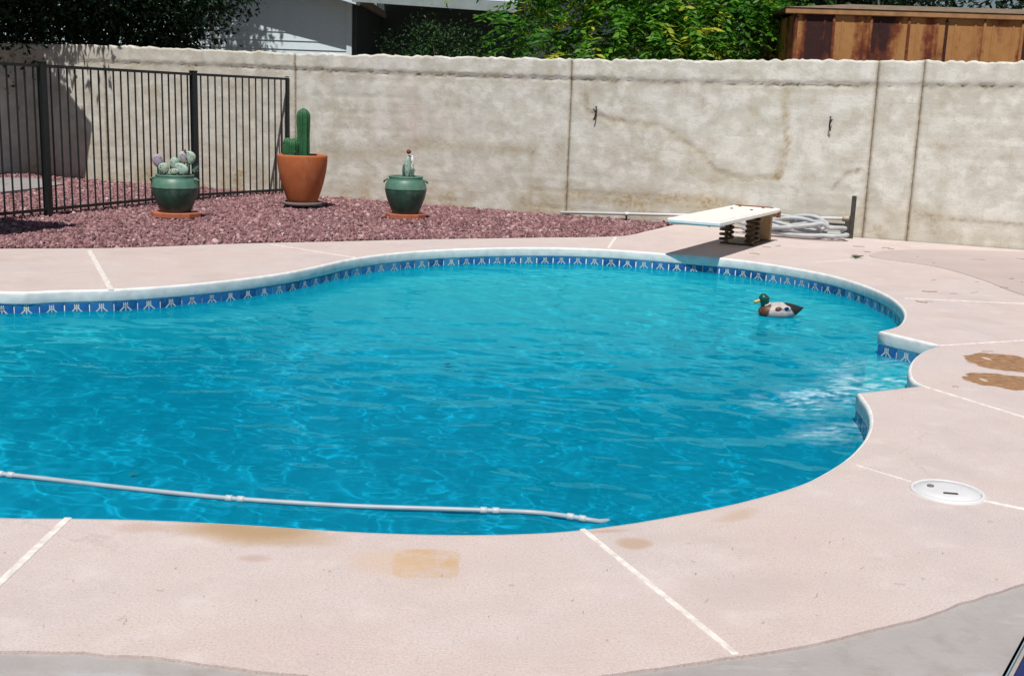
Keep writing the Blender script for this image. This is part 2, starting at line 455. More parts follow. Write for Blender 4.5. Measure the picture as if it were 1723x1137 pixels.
def mat_glaze():
    t = NT('green_glaze')
    n = t.noise(9, 5); f = t.noise(55, 3)
    x, y, z = t.sep(t.co())
    c = t.ramp(n, [(.3, (.018, .060, .042)), (.7, (.050, .120, .090))])
    c = t.mix(t.rng(f, .6, .7, 0, .5), c, (.13, .20, .17))
    c = t.mix(t.rng(t.noise(6, 6, .7, t.mapping((1, 1, .3))), .56, .70, 0, .45), c, (.20, .26, .22)); t.base(c); t.rough(.42); t.bump(f, .2, .004)
    return t.m
M['glaze'] = mat_glaze()
M['glaze_band'] = plain('green_glaze_band', (.088, .20, .148), .45, .2, 16, .12)

# ------------------------------------------------------------------ pool outline (deck edge, z = 0)
far_px = [(0, 491), (100, 489), (190, 487), (300, 480), (400, 470), (480, 459), (540, 447), (590, 436), (650, 427.5), (720, 421.5),
          (800, 418), (880, 416.5), (960, 417.5), (1040, 421), (1120, 427), (1200, 433), (1270, 441), (1340, 452), (1400, 464),
          (1450, 479), (1490, 496), (1512, 512), (1521, 526), (1519, 538), (1508, 549), (1478, 557)]
C2 = px(1580, 581); C3 = px(1549, 648.5); C4 = px(1441, 661)
alc_px = [(1580, 581), (1560, 587), (1542, 598), (1531, 611), (1528, 625), (1533, 639), (1549, 648.5)]
near_px = [(1441, 661), (1456, 681), (1463, 701), (1461, 722), (1450, 743), (1425, 769), (1385, 795), (1340, 816), (1250, 842),
           (1150, 863), (1050, 880), (950, 892), (850, 897), (750, 897.5), (650, 895), (550, 890), (400, 880), (250, 873), (115, 870), (0, 869)]
fp = [px(*p) for p in far_px]; npx = [px(*p) for p in near_px]
lead = [Vector((-6.9, 5.6, 0)), Vector((-6.6, 6.7, 0)), Vector((-5.6, 7.25, 0)), Vector((-4.4, 7.2, 0))]
tail = [Vector((-2.6, 3.25, 0)), Vector((-3.9, 3.3, 0)), Vector((-5.4, 3.5, 0)), Vector((-6.6, 4.4, 0)), Vector((-6.9, 5.6, 0))]
ST = .0762
segA = smooth_line(lead + fp, ST)
segB = smooth_line([fp[-1], C2], ST)
segC = smooth_line([px(*p) for p in alc_px], ST)
segD = smooth_line([C3, C4], ST)
segE = smooth_line(npx + tail, ST)
loop = segA[:-1] + segB[:-1] + segC[:-1] + segD[:-1] + segE[:-1]      # clockwise (water on the right)
for p in loop: p.z = 0
area = sum(loop[i - 1].x * p.y - p.x * loop[i - 1].y for i, p in enumerate(loop))
OUT = 1 if area < 0 else -1           # sign for offset_loop so that + moves away from the water
def off(d): return offset_loop(loop, d * OUT)
WZ = -0.142                           # water level
# ------------------------------------------------------------------ ground
big = [Vector((-400, -400, 0)), Vector((400, -400, 0)), Vector((400, 900, 0)), Vector((-400, 900, 0))]
hole = off(.10)
tag(fill_loops('ground', [big, hole], -.06, M['ground']), kind='structure')

# deck
far_edge = [(-420, 425), (-150, 421), (0, 418.5), (200, 417), (400, 410), (560, 406.5), (700, 403), (900, 400), (1040, 397.5), (1088, 389), (1135, 378)]
wall_edge_px = [(1200, 383), (1320, 394), (1430, 406), (1550, 411), (1650, 413), (1723, 417.5)]
fe = smooth_line([px(*p) for p in far_edge], .12)
we = []
for X in np.arange(fe[-1].x + .15, 7.6, .25):
    we.append(Vector((X, WA + WB * X - .02, 0)))
near_edge = [(-300, 1086), (-120, 1089), (0, 1092), (100, 1095), (200, 1101), (270, 1106), (360, 1118), (470, 1131), (600, 1141), (780, 1146), (950, 1140),
             (1060, 1130), (1160, 1115), (1250, 1103), (1330, 1090), (1420, 1070), (1560, 1034), (1640, 1008), (1723, 980), (1900, 920), (2150, 840)]
ne = smooth_line([px(*p) for p in near_edge], .06)
for i, p in enumerate(ne):
    p.x += (mnoise.noise((p.x * 6, p.y * 6, 0)) * .012); p.y += (mnoise.noise((p.x * 7, p.y * 5, 5)) * .016 + mnoise.noise((p.x * 22, p.y * 22, 5)) * .008)
outer = fe + we + [Vector((7.6, 6.0, 0))] + list(reversed(ne)) + [Vector((-9.2, 3.0, 0)), Vector((-9.2, 8.6, 0))]
deck = fill_loops('pool_deck', [outer, off(.014)], 0.0, M['deck'], thick=.05)
tag(deck, kind='structure')
# coping: rounded painted edge of the deck
prof = [(.0155, .001), (.013, .001), (.009, -.001), (.004, -.0045), (.001, -.010), (0, -.018), (.0, -.072), (.003, -.080), (.03, -.082)]
vs = []; fs = []; n = len(loop)
for (d, z) in prof:
    for i, p in enumerate(off(d)):
        w = mnoise.noise((p.x * 3, p.y * 3, 1)) * .003
        vs.append((p.x, p.y, z + (w if z < -.015 else 0)))
for k in range(len(prof) - 1):
    for i in range(n):
        j = (i + 1) % n; q = (k * n + i, k * n + j, (k + 1) * n + j, (k + 1) * n + i)
        fs.append(q if OUT > 0 else q[::-1])
cop = mesh_obj('coping', vs, fs, M['coping'], deck, True)
# expansion joints: strips set into the deck
def strip(parent, name, a, b, w, mat, z0=-.01, z1=.003):
    a = px(*a) if not isinstance(a, Vector) else a; b = px(*b) if not isinstance(b, Vector) else b
    d = (b - a); L = d.length; c = (a + b) / 2
    k = MB(); k.box((0, 0, (z0 + z1) / 2), (L, w, z1 - z0), 0, .002)
    o = k.build(name, mat, parent); o.location = (c.x, c.y, 0); o.rotation_euler = (0, 0, math.atan2(d.y, d.x))
    return o
for a, b, w in [((150, 421), (187, 487), .036), ((455, 411), (600, 434), .014), ((1036, 399), (1024, 417), .03), ((1372, 441.5), (1445, 436), .008),
                ((1522, 502), (1900, 519), .010), ((1580, 581.5), (1900, 562), .013), ((1551, 649), (1900, 756), .018),
                ((1440, 782), (1533, 810), .007), ((1650, 841), (1900, 893), .018), ((980, 890), (1238, 1100), .020), ((115, 871), (-105, 1080), .025)]:
    strip(deck, 'expansion_joint', a, b, w, M['joint'])
# darker slab by the wall on the right
sl_px = smooth_line([px(*p) for p in [(1462, 430), (1480, 424), (1520, 421), (1600, 421), (1760, 425)]], .1) + [Vector((7.2, 9.5, 0))] + \
        smooth_line([px(*p) for p in [(1900, 540), (1723, 497), (1650, 470), (1580, 450), (1500, 438), (1468, 433)]], .1)
o = fill_loops('repaired_slab', [sl_px], .004, None or M['deck'], deck, thick=.004)
def mat_slab():
    t = NT('slab_grey'); n = t.noise(1.5, 6, .6); f = t.noise(90, 4)
    c = t.ramp(n, [(.3, (.46, .375, .35)), (.7, (.51, .43, .41))]); c = t.mix(t.rng(f, .58, .75, 0, .4), c, (.3, .25, .23))
    t.base(c); t.rough(.9); t.bump(f, .3, .005); return t.m
o.data.materials[0] = mat_slab()
# skimmer lid
sk = px(1594, 828); rl = .127
lid = empty('skimmer_lid', sk)
tag(lid, 'round white plastic skimmer lid set flush in the pink deck', 'lid')
b = MB(); b.lathe([(rl, -.02), (rl, .005), (rl * .96, .0085), (rl * .90, .0085), (rl * .885, .004)], n=48); b.build('rim', M['white_plastic'], lid, True)
b = MB(); b.lathe([(rl * .875, .003), (rl * .86, .0075), (rl * .5, .0105), (rl * .1, .0115), (.0005, .0115)], n=48); cov = b.build('cover', M['white_plastic'], lid, True)
b = MB(); b.box((0, 0, 0), (.05, .012, .004), 0, .002); hnd = b.build('finger_slot', M['dark_wood'], cov); hnd.location = (-.006, -.045, .0125); hnd.rotation_euler = (0, 0, -.15)
b = MB(); b.lathe([(.012, 0), (.012, .004), (.006, .006), (.0005, .006)], (-.05, .03, .011), 14); b.build('screw', M['saucer_grey'], cov, True)

# near grey patio
pat = [p + Vector((0, .05, 0)) for p in ne] + [Vector((7.6, 2.0, 0)), Vector((7.6, -5, 0)), Vector((-9, -5, 0)), Vector((-9, 2.6, 0))]
tag(fill_loops('patio', [pat], -.009, M['patio'], thick=.03), kind='structure')
# ------------------------------------------------------------------ pool basin
basin = empty('pool_basin'); tag(basin, kind='structure')
DEEP = -1.9
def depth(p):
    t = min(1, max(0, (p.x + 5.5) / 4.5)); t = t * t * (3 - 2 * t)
    f = min(1, max(0, (p.y - 6.6) / 3.4)); f = f * f * (3 - 2 * f)  # floor raised toward the far side to lighten the water there
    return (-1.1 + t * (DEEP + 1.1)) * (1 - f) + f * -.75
rows = [(.034, -.06), (.011, -.0815), (.011, -.24), (.011, -.4), (.011, -.52), (-.01, -.6)]
vs = []; fs = []
for d, z in rows:
    for p in off(d): vs.append((p.x, p.y, z))
base = len(vs)
for p in off(-.25): vs.append((p.x, p.y, depth(p) + .12))
for p in off(-.42): vs.append((p.x, p.y, depth(p)))
nr = len(rows) + 2
for k in range(nr - 1):
    for i in range(n):
        j = (i + 1) % n; q = (k * n + i, k * n + j, (k + 1) * n + j, (k + 1) * n + i)
        fs.append(q if OUT > 0 else q[::-1])
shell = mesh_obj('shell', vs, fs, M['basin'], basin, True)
shell.data.materials.append(M['grout'])
gm = [1 if (i // n) in (0, 1) else 0 for i in range(len(fs))]
shell.data.polygons.foreach_set('material_index', gm)
fl = fill_loops('floor', [big], 0, M['basin'], basin)          # replaced just below
bpy.data.objects.remove(fl)
gx = np.arange(-7.2, 3.6, .3); gy = np.arange(2.4, 11.2, .3)
vs = [(x, y, depth(Vector((x, y, 0))) - .004) for y in gy for x in gx]; fs = []
nx = len(gx)
for j in range(len(gy) - 1):
    for i in range(nx - 1): fs.append((j * nx + i, j * nx + i + 1, (j + 1) * nx + i + 1, (j + 1) * nx + i))
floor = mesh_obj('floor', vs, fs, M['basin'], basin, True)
# seat / steps in the alcove
def slab_part(name, poly, z, mat, parent, thick):
    return fill_loops(name, [poly], z, mat, parent, thick)
s1 = [fp[-1] + Vector((-.05, .0, 0)), C2 + Vector((.1, .1, 0)), px(1700, 610), C3 + Vector((.15, -.05, 0)), C4 + Vector((-.0, -.06, 0))]
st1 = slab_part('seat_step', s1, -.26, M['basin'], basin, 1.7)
# waterline tiles, one object each
TW = .1524
k = MB()
hw, hh, th = TW / 2 - .0045, .072, .008
k.box((0, 0, 0), (hw * 2, th, hh * 2), 0, .0025, 0)
def bar(a, b, w, mi=1, y=-th / 2 - .0006):
    a = Vector((a[0], 0, a[1])); b = Vector((b[0], 0, b[1])); d = (b - a).normalized(); s_ = Vector((-d.z, 0, d.x)) * w / 2
    v = [a - s_, b - s_, b + s_, a + s_]
    k.add([Vector((q.x, y, q.z)) for q in v], [(0, 1, 2, 3)], mi)
T0 = hh - .006
bar((0, T0), (0, -hh + .004), .0055)
for s_ in (-1, 1):
    bar((s_ * .012, T0), (s_ * .012, T0 - .026), .0055)
    bar((s_ * .005, T0 - .026), (s_ * .052, T0 - .070), .0075)
    bar((s_ * .052, T0 - .070), (s_ * (hw - .002), T0 - .070), .005)
bar((-.016, T0 - .014), (.016, T0 - .014), .005)
bar((-.016, T0 - .027), (.016, T0 - .027), .007)
tile0 = k.build('tile', None, basin, mats=[M['tile'], M['emblem']])
first = True
def lay_tiles(seg):
    global first
    L = [0]
    for i in range(1, len(seg)): L.append(L[-1] + (seg[i] - seg[i - 1]).length)
    cnt = max(1, round(L[-1] / TW)); wd = L[-1] / cnt
    def at(s_):
        for i in range(1, len(seg)):
            if L[i] >= s_: return seg[i - 1].lerp(seg[i], (s_ - L[i - 1]) / (L[i] - L[i - 1]))
        return seg[-1]
    for q in range(cnt):
        a = at(q * wd); b_ = at((q + 1) * wd); c = (a + b_) / 2; d = (b_ - a)
        nrm = Vector((-d.y, d.x, 0)).normalized() * OUT          # away from the water
        o = tile0 if first else link_copy(tile0, basin); first = False
        pos = c + nrm * (.0065 + random.uniform(-.0006, .0006))
        o.location = (pos.x, pos.y, -.083 - hh - .001)
        # tile front is local -Y and must face the water (-nrm)
        o.rotation_euler = (0, 0, math.atan2(nrm.y, nrm.x) - math.pi / 2)
        o.scale = (d.length / TW, 1, 1)
for seg in (segA, segB, segC, segD, segE): lay_tiles(seg)
# ------------------------------------------------------------------ water
from mathutils.geometry import interpolate_bezier
def inside_mask(X, Y, poly):
    res = np.zeros(X.shape, bool); n_ = len(poly); j = n_ - 1
    for i in range(n_):
        xi, yi, xj, yj = poly[i].x, poly[i].y, poly[j].x, poly[j].y
        if yi != yj:
            cond = ((yi > Y) != (yj > Y)) & (X < (xj - xi) * (Y - yi) / (yj - yi) + xi)
            res ^= cond
        j = i
    return res
G = .019
wx = np.arange(-7.1, 3.3, G); wy = np.arange(2.9, 10.7, G)
XX, YY = np.meshgrid(wx, wy)
rs = np.random.RandomState(5)
def waves(X, Y):
    Z = np.zeros_like(X)
    wa = 0.35 * np.sin(X * .9 + 1.3 * np.sin(Y * .7)) + .35 * np.sin(Y * 1.1 + 1.7 * np.sin(X * .6 + 2)); amp_m = 1.0 + .8 * wa
    for i in range(64):
        lam = .078 * (.7 / .078) ** rs.rand(); kk = 2 * math.pi / lam
        th_ = rs.normal(1.35, .75); ph = rs.rand() * 6.28
        A = .0098 * lam ** .98 / 7.4
        warp = .25 * np.sin(X * 1.3 + i) + .25 * np.sin(Y * 1.7 + 2 * i)
        Z += A * np.sin(kk * (X * math.cos(th_) + Y * math.sin(th_)) + ph + warp * 3)
    return Z * np.clip(amp_m, .35, 2)
ZZ = WZ + waves(XX, YY)
keep = inside_mask(XX, YY, off(.06))
ny_, nx_ = XX.shape
idx = -np.ones(XX.shape, int); 
fk = keep[:-1, :-1] | keep[1:, :-1] | keep[:-1, 1:] | keep[1:, 1:]
used = np.zeros(XX.shape, bool)
used[:-1, :-1] |= fk; used[1:, :-1] |= fk; used[:-1, 1:] |= fk; used[1:, 1:] |= fk
idx[used] = np.arange(used.sum())
topv = np.stack([XX[used], YY[used], ZZ[used]], 1)
jj, ii = np.nonzero(fk)
quads = np.stack([idx[jj, ii], idx[jj, ii + 1], idx[jj + 1, ii + 1], idx[jj + 1, ii]], 1)
# boundary edges -> skirt, then a bottom
cnt = {}
for q in quads:
    for a, b_ in ((q[0], q[1]), (q[1], q[2]), (q[2], q[3]), (q[3], q[0])):
        if (b_, a) in cnt: del cnt[(b_, a)]
        else: cnt[(a, b_)] = 1
bverts = sorted({a for a, _ in cnt} | {b_ for _, b_ in cnt})
nb = len(topv); remap = {v: nb + i for i, v in enumerate(bverts)}
botv = topv[bverts].copy(); botv[:, 2] = -2.6
side = [(b_, a, remap[a], remap[b_]) for a, b_ in cnt]
# bottom: fill the loop with bmesh
bm = bmesh.new(); allv = np.vstack([topv, botv])
bv = [bm.verts.new(v) for v in allv]
for q in quads:
    f = bm.faces.new([bv[i] for i in q]); f.smooth = True
for q in side: bm.faces.new([bv[i] for i in q])
bm.verts.index_update()
be = [e for e in bm.edges if e.is_boundary]
bmesh.ops.triangle_fill(bm, use_beauty=False, use_dissolve=False, edges=be)
bmesh.ops.recalc_face_normals(bm, faces=bm.faces)
me = bpy.data.meshes.new('water'); bm.to_mesh(me); bm.free(); me.materials.append(M['water'])
jets = [[px(x, y, WZ) for x, y in q] for q in ([(1500, 612), (1450, 612), (1410, 618)], [(1530, 640), (1460, 642), (1400, 662), (1330, 682)], [(1440, 724), (1405, 728), (1380, 735)])]
fo_ = np.zeros(len(me.vertices), np.float32)
for i, v in enumerate(me.vertices):
    c_ = v.co
    if c_.x < .7 or c_.y < 3.8 or c_.y > 7 or c_.z < -1: continue
    best = 0
    for q, (wd_, am) in zip(jets, ((.22, .55), (.20, 1.0), (.14, .7))):
        for a_, b_ in zip(q[:-1], q[1:]):
            e_ = b_ - a_; t_ = max(0, min(1, (c_ - a_).xy.dot(e_.xy) / e_.xy.length_squared)); dd = ((c_ - a_ - e_ * t_).xy).length
            best = max(best, am * math.exp(-(dd / wd_) ** 2))
    if best > .02:
        nn_ = mnoise.noise((c_.x * 4, c_.y * 9, 3)) * .7 + mnoise.noise((c_.x * 13, c_.y * 26, 7)) * .8 + mnoise.noise((c_.x * 30, c_.y * 40, 9)) * .6
        fo_[i] = max(0, min(1, (best * (.40 + nn_) - .06) * 1.25))
me.attributes.new('foam', 'FLOAT', 'POINT').data.foreach_set('value', fo_)
water = bpy.data.objects.new('water', me); COL.objects.link(water); tag(water, kind='structure')
try:
    water.cycles.is_caustics_caster = True
    for o in (shell, floor, st1): o.cycles.is_caustics_receiver = True
    sl.cycles.is_caustics_light = True
except Exception as ex: print('caustics', ex)

# ------------------------------------------------------------------ garden wall
UX = WU.x
def wall_u(P): return P.x / UX
def wpt(u, z, d=0.0):
    """point on the wall: u along, z up, d towards the camera"""
    return Vector((u * WU.x - WN.x * d, WA + u * WU.y - WN.y * d, z))
def uz(x, y):
    P = pxw(x, y); return (wall_u(P), P.z)
def curve_of(pts):
    q = sorted(uz(*p) for p in pts); us = [a for a, _ in q]; zs = [b for _, b in q]
    return lambda u: float(np.interp(u, us, zs))
top_f = curve_of([(140, 76), (400, 86), (500, 90.5), (820, 97), (957, 100), (1200, 102), (1337, 101), (1545, 103), (1723, 105)])
cap_f = curve_of([(74, 100), (495, 116), (642, 122), (900, 131), (1100, 137), (1337, 142), (1540, 143), (1723, 146)])
def poly_d(u, z, P):
    best = 9
    for (a, b), (c, d) in zip(P[:-1], P[1:]):
        vx, vz = c - a, d - b; t = max(0, min(1, ((u - a) * vx + (z - b) * vz) / (vx * vx + vz * vz + 1e-9)))
        best = min(best, math.hypot(u - a - vx * t, z - b - vz * t))
    return best
crack = [uz(*p) for p in [(985, 160), (987, 190), (1040, 203), (1080, 211), (1110, 212), (1150, 238), (1185, 262), (1205, 288), (1250, 302), (1310, 300)]]
drip = [uz(*p) for p in [(1321, 150), (1322, 200), (1325, 235), (1318, 280), (1308, 300)]]
rust1 = [uz(*p) for p in [(1180, 148), (1183, 185)]]
band1 = [uz(*p) for p in [(700, 238), (760, 246), (900, 253)]]
band2 = [uz(*p) for p in [(957, 328), (1050, 334), (1150, 336), (1240, 345)]]
band3 = [uz(*p) for p in [(530, 262), (640, 258), (700, 250)]]
crk2 = [uz(*p) for p in [(1540, 358), (1600, 368), (1723, 378)]]
crk3 = [uz(*p) for p in [(1400, 318), (1425, 290), (1448, 285)]]
pinkc = uz(690, 195)
seams = [uz(178, 190)[0], uz(497, 220)[0], uz(957, 230)[0], uz(1465, 250)[0], uz(1541, 250)[0]]
faint = [uz(895, 250)[0]]
S = [-12.5, -8.6] + seams + [8.2]
wall = empty('concrete_wall', (0, 0, 0))
tag(wall, 'long weathered concrete garden wall with cracked cap course and seams', 'wall')
GU = .03
def make_panel(ua, ub):
    ua += .0015; ub -= .0015
    nu = max(3, int((ub - ua) / GU)); nz = 66
    vs = []; col = []; fs = []; uvl = []
    for i in range(nu + 1):
        u = ua + (ub - ua) * i / nu
        zt = top_f(u) + mnoise.noise((u * 5, 3, 0)) * .020 + mnoise.noise((u * 14, 7, 0)) * .016 + abs(mnoise.noise((u * 9, 1, 4))) * .022 + mnoise.noise((u * 37, 2, 0)) * .007
        zc = cap_f(u) + mnoise.noise((u * 7, 0, 9)) * .012 + mnoise.noise((u * 25, 0, 2)) * .006
        for j in range(nz + 1):
            z = -.06 + (zt + .06) * j / nz
            n1 = mnoise.noise((u * 1.5, z * 1.5, 0)); n2 = mnoise.noise((u * 6, z * 6, 4)); n3 = mnoise.noise((u * 20, z * 20, 8))
            d = n1 * .006 + n2 * .004 + n3 * .003
            dc = z - zc
            if dc > 0: d += .012
            d -= .014 * math.exp(-(dc / .012) ** 2)
            cz = (z + .02) % .203; ln = math.exp(-((cz - .1) / .012) ** 2)
            soft = max(0, mnoise.noise((u * .8, z * 1.2, 30)) + .15)
            if dc < -.05: d -= .006 * ln * soft * 1.6
            dk = poly_d(u, z, crack) if crack[0][0] - .3 < u < crack[-1][0] + .3 else 9
            d += .010 * (1 if dk < 9 and z < np.interp(u, [c[0] for c in crack], [c[1] for c in crack]) else 0) * 0
            d -= .010 * math.exp(-((dk + n3 * .03) / .015) ** 2)
            edge = min(u - ua, ub - u)
            d -= .008 * math.exp(-((edge + n3 * .006) / .007) ** 2)
            # stains
            r = g = b = 0.0
            r += .75 * max(0, min(1, (.34 + n1 * .35 + n2 * .12 - z) / .4)) * (.55 + .5 * n2)
            r += .35 * ln * soft * (1 if dc < 0 else 0) * (.7 + n2)
            for P, w, k_ in ((drip, .035, .85), (rust1, .016, .6), (band1, .07, .6), (band2, .09, .8), (band3, .08, .5)):
                if P[0][0] - .4 < u < P[-1][0] + .4 or P is drip or P is rust1:
                    dd = poly_d(u, z, P) + n3 * .05 + n2 * .05; r += k_ * math.exp(-(dd / w) ** 2)
            r += .55 * math.exp(-((dk + n2 * .07 + n3 * .03) / .06) ** 2); g += .45 * math.exp(-((dk + n3 * .035 + n2 * .02) / .016) ** 2) * max(0, .6 + n1 * 1.5)
            for P in (crk2, crk3):
                dd = poly_d(u, z, P) + n3 * .02 + n2 * .02; g += .45 * math.exp(-(dd / .014) ** 2); r += .4 * math.exp(-(dd / .04) ** 2)
            g += .9 * math.exp(-((dc + n3 * .012) / .012) ** 2) * max(0, .55 + n2 * 1.6)
            r += .45 * math.exp(-((dc + .03) / .05) ** 2) * max(0, .55 + n2 * 1.2)
            es = min(abs(u - s_) for s_ in seams)
            r += .7 * math.exp(-((es + n3 * .02 + n2 * .01) / .022) ** 2); g += .38 * math.exp(-((es + n3 * .012) / .009) ** 2)
            if u > seams[3]: g += .38 * max(0, n2 + n3 * .7 + .05) * max(0, .6 + n1)
            for s_ in faint: r += .3 * math.exp(-((u - s_ + n3 * .02) / .03) ** 2) * (1 if z < .75 else .4)
            lo = max(0, .9 - z) / .9
            if u < seams[2] + 2.2: r += .38 * lo * max(0, n1 + .35 + n2 * .5)
            b += math.exp(-(((u - pinkc[0]) / .38) ** 2 + ((z - pinkc[1]) / .28) ** 2)) * (.8 + n2)
            if u < seams[1]: r += .16
            streak = max(0, mnoise.noise((u * 9, z * .6, 50)) - .15)
            g += .35 * streak * max(0, min(1, (z - .9)))
            vs.append(wpt(u, z, d)); uvl.append((u, z, 0)); col.append((min(1, max(0, r)), min(1, max(0, g)), min(1, max(0, b)), 1))
        vs.append(wpt(u, zt - .01, -.19)); uvl += [(u, zt + .2, 0), (u, 3, 0)]; col.append((.2, .3, 0, 1))
        vs.append(wpt(u, -.06, -.19)); col.append((.3, .3, 0, 1))
    m_ = nz + 3
    for i in range(nu):
        for j in range(m_):
            a = i * m_ + j; b_ = i * m_ + (j + 1) % m_
            fs.append((a, a + m_, b_ + m_, b_))
    fs.append(tuple(range(m_))); fs.append(tuple(nu * m_ + j for j in range(m_ - 1, -1, -1)))
    o = mesh_obj('panel', vs, fs, M['wall'], wall, True)
    at = o.data.color_attributes.new('stain', 'FLOAT_COLOR', 'POINT')
    at.data.foreach_set('color', np.array(col, dtype=np.float32).ravel())
    a2 = o.data.attributes.new('wuv', 'FLOAT_VECTOR', 'POINT'); a2.data.foreach_set('vector', np.array(uvl, dtype=np.float32).ravel())
    sm = np.ones(len(fs), bool); sm[-2:] = False
    o.data.polygons.foreach_set('use_smooth', sm)
    return o
for a, b in zip(S[:-1], S[1:]): make_panel(a, b)
k = MB(); L = S[-1] - S[0]; c = wpt((S[0] + S[-1]) / 2, .83, -.10)
k.box(c, (L - .1, .12, 1.68), math.atan2(WU.y, WU.x)); k.build('wall_core', M['wall'], wall)
# two little iron hooks + small nail on the wall
def hook(x, y, s, label):
    P = pxw(x, y); u, z = wall_u(P), P.z
    h = empty('wall_hook', wpt(u, z, .0)); tag(h, label, 'hook')
    k = MB(); a = wpt(u, z, .012) - h.location
    pts = [a + Vector((0, 0, .075)) - WN * .012, a + Vector((.004, 0, .02)) - WN * .02, a + Vector((0, 0, -.03)) - WN * .03, a + Vector((-.012 * s, 0, -.075)) - WN * .018]
    k.tube(pts, .009, 6); k.build('bar', M['iron'], h, True)
    k = MB(); k.tube([a - WN * .02, a + Vector((-.025 * s, 0, .045)) - WN * .035], .007, 6); k.tube([a + Vector((0, 0, .03)) + WN * .03, a + Vector((0, 0, .03)) - WN * .02], .007, 6)
    k.build('prong', M['iron'], h, True)
hook(1004, 190, 1, 'small black iron hook beside the stepped brown crack in the wall')
hook(1397, 208, -1, 'small black iron hook on the wall above the coiled hose')
# ------------------------------------------------------------------ gravel
def gravel_poly():
    a = [p + Vector((0, .03, 0)) for p in fe[:-8]]
    r_ = [Vector((X, WA + WB * X - .01, 0)) for X in np.arange(fe[-1].x, -10.2, -.3)]
    return a + r_ + [Vector((-10.2, 9.0, 0))]
gp = gravel_poly()
tag(fill_loops('gravel_bed', [gp], -.02, plain('gravel_dust', (.13, .075, .075), .95, .3, 40, .5, .01), thick=.03), kind='structure')
ND = 330000
X = np.random.uniform(-7.6, 1.75, ND); Y = np.random.uniform(8.2, 17.2, ND)
ins = inside_mask(X, Y, gp) & (X > -.47 * Y - .6)
X, Y = X[ins], Y[ins]
keepn = np.random.rand(len(X)) < np.clip(1.35 - .035 * (Y - 8), .7, 1.0); X, Y = X[keepn], Y[keepn]
NMAX = 74000
X, Y = X[:NMAX], Y[:NMAX]; N = len(X)
t_ = (1 + 5 ** .5) / 2
ico = np.array([(-1, t_, 0), (1, t_, 0), (-1, -t_, 0), (1, -t_, 0), (0, -1, t_), (0, 1, t_), (0, -1, -t_), (0, 1, -t_), (t_, 0, -1), (t_, 0, 1), (-t_, 0, -1), (-t_, 0, 1)]) / math.sqrt(1 + t_ * t_)
icf = np.array([(0, 11, 5), (0, 5, 1), (0, 1, 7), (0, 7, 10), (0, 10, 11), (1, 5, 9), (5, 11, 4), (11, 10, 2), (10, 7, 6), (7, 1, 8), (3, 9, 4), (3, 4, 2), (3, 2, 6), (3, 6, 8), (3, 8, 9), (4, 9, 5), (2, 4, 11), (6, 2, 10), (8, 6, 7), (9, 8, 1)])
sz = np.random.lognormal(math.log(.0122), .33, N)[:, None, None]
an = np.random.uniform(0, 6.28, N); ca, sa = np.cos(an), np.sin(an)
V = ico[None] * np.random.uniform(.7, 1.3, (N, 12, 1)) * np.random.uniform(.65, 1.35, (N, 1, 3)) * sz
til = np.random.normal(0, .5, N); ct, st_ = np.cos(til), np.sin(til)
y2 = V[:, :, 1] * ct[:, None] - V[:, :, 2] * st_[:, None]; z2 = V[:, :, 1] * st_[:, None] + V[:, :, 2] * ct[:, None]
x3 = V[:, :, 0] * ca[:, None] - y2 * sa[:, None]; y3 = V[:, :, 0] * sa[:, None] + y2 * ca[:, None]
hum = np.array([mnoise.noise((x * .8, y * .8, 0)) for x, y in zip(X, Y)]) * .02
base_z = -.014 + np.random.uniform(0, .02, N) + np.maximum(hum, -.005)
VV = np.stack([x3 + X[:, None], y3 + Y[:, None], z2 + base_z[:, None]], 2).reshape(-1, 3)
FF = (icf[None] + (np.arange(N) * 12)[:, None, None]).reshape(-1)
def fast_mesh(name, verts, flat, per, mat, tint=None, parent=None, smooth=False):
    me = bpy.data.meshes.new(name); nf = len(flat) // per
    me.vertices.add(len(verts)); me.vertices.foreach_set('co', verts.astype(np.float32).ravel())
    me.loops.add(len(flat)); me.loops.foreach_set('vertex_index', flat.astype(np.int32))
    me.polygons.add(nf); me.polygons.foreach_set('loop_start', (np.arange(nf) * per).astype(np.int32))
    me.polygons.foreach_set('loop_total', np.full(nf, per, np.int32))
    if smooth: me.polygons.foreach_set('use_smooth', np.ones(nf, bool))
    me.update(calc_edges=True); me.validate()
    if tint is not None:
        at = me.color_attributes.new('tint', 'FLOAT_COLOR', 'POINT')
        c4 = np.zeros((len(verts), 4), np.float32); c4[:, 0] = tint; c4[:, 3] = 1
        at.data.foreach_set('color', c4.ravel())
    me.materials.append(mat)
    o = bpy.data.objects.new(name, me); COL.objects.link(o)
    if parent: o.parent = parent
    return o
tint = np.repeat(np.clip(np.random.beta(1.5, 1.8, N), 0, 1), 12)
go = fast_mesh('gravel', VV, FF, 3, M['gravel'], tint)
tag(go, 'crushed reddish purple lava gravel spread below the wall', 'gravel', kind='stuff')
# pale concrete pad behind the fence
pad_px = [(-160, 306), (0, 303), (60, 304), (108, 313), (80, 319), (0, 328), (-160, 345)]
pd = fill_loops('concrete_pad', [[px(*p) for p in pad_px]], .035, M['coping'], thick=.07)
pd.data.materials[0] = plain('pad_concrete', (.30, .29, .29), .9, .12, 6, .3)
tag(pd, kind='structure')
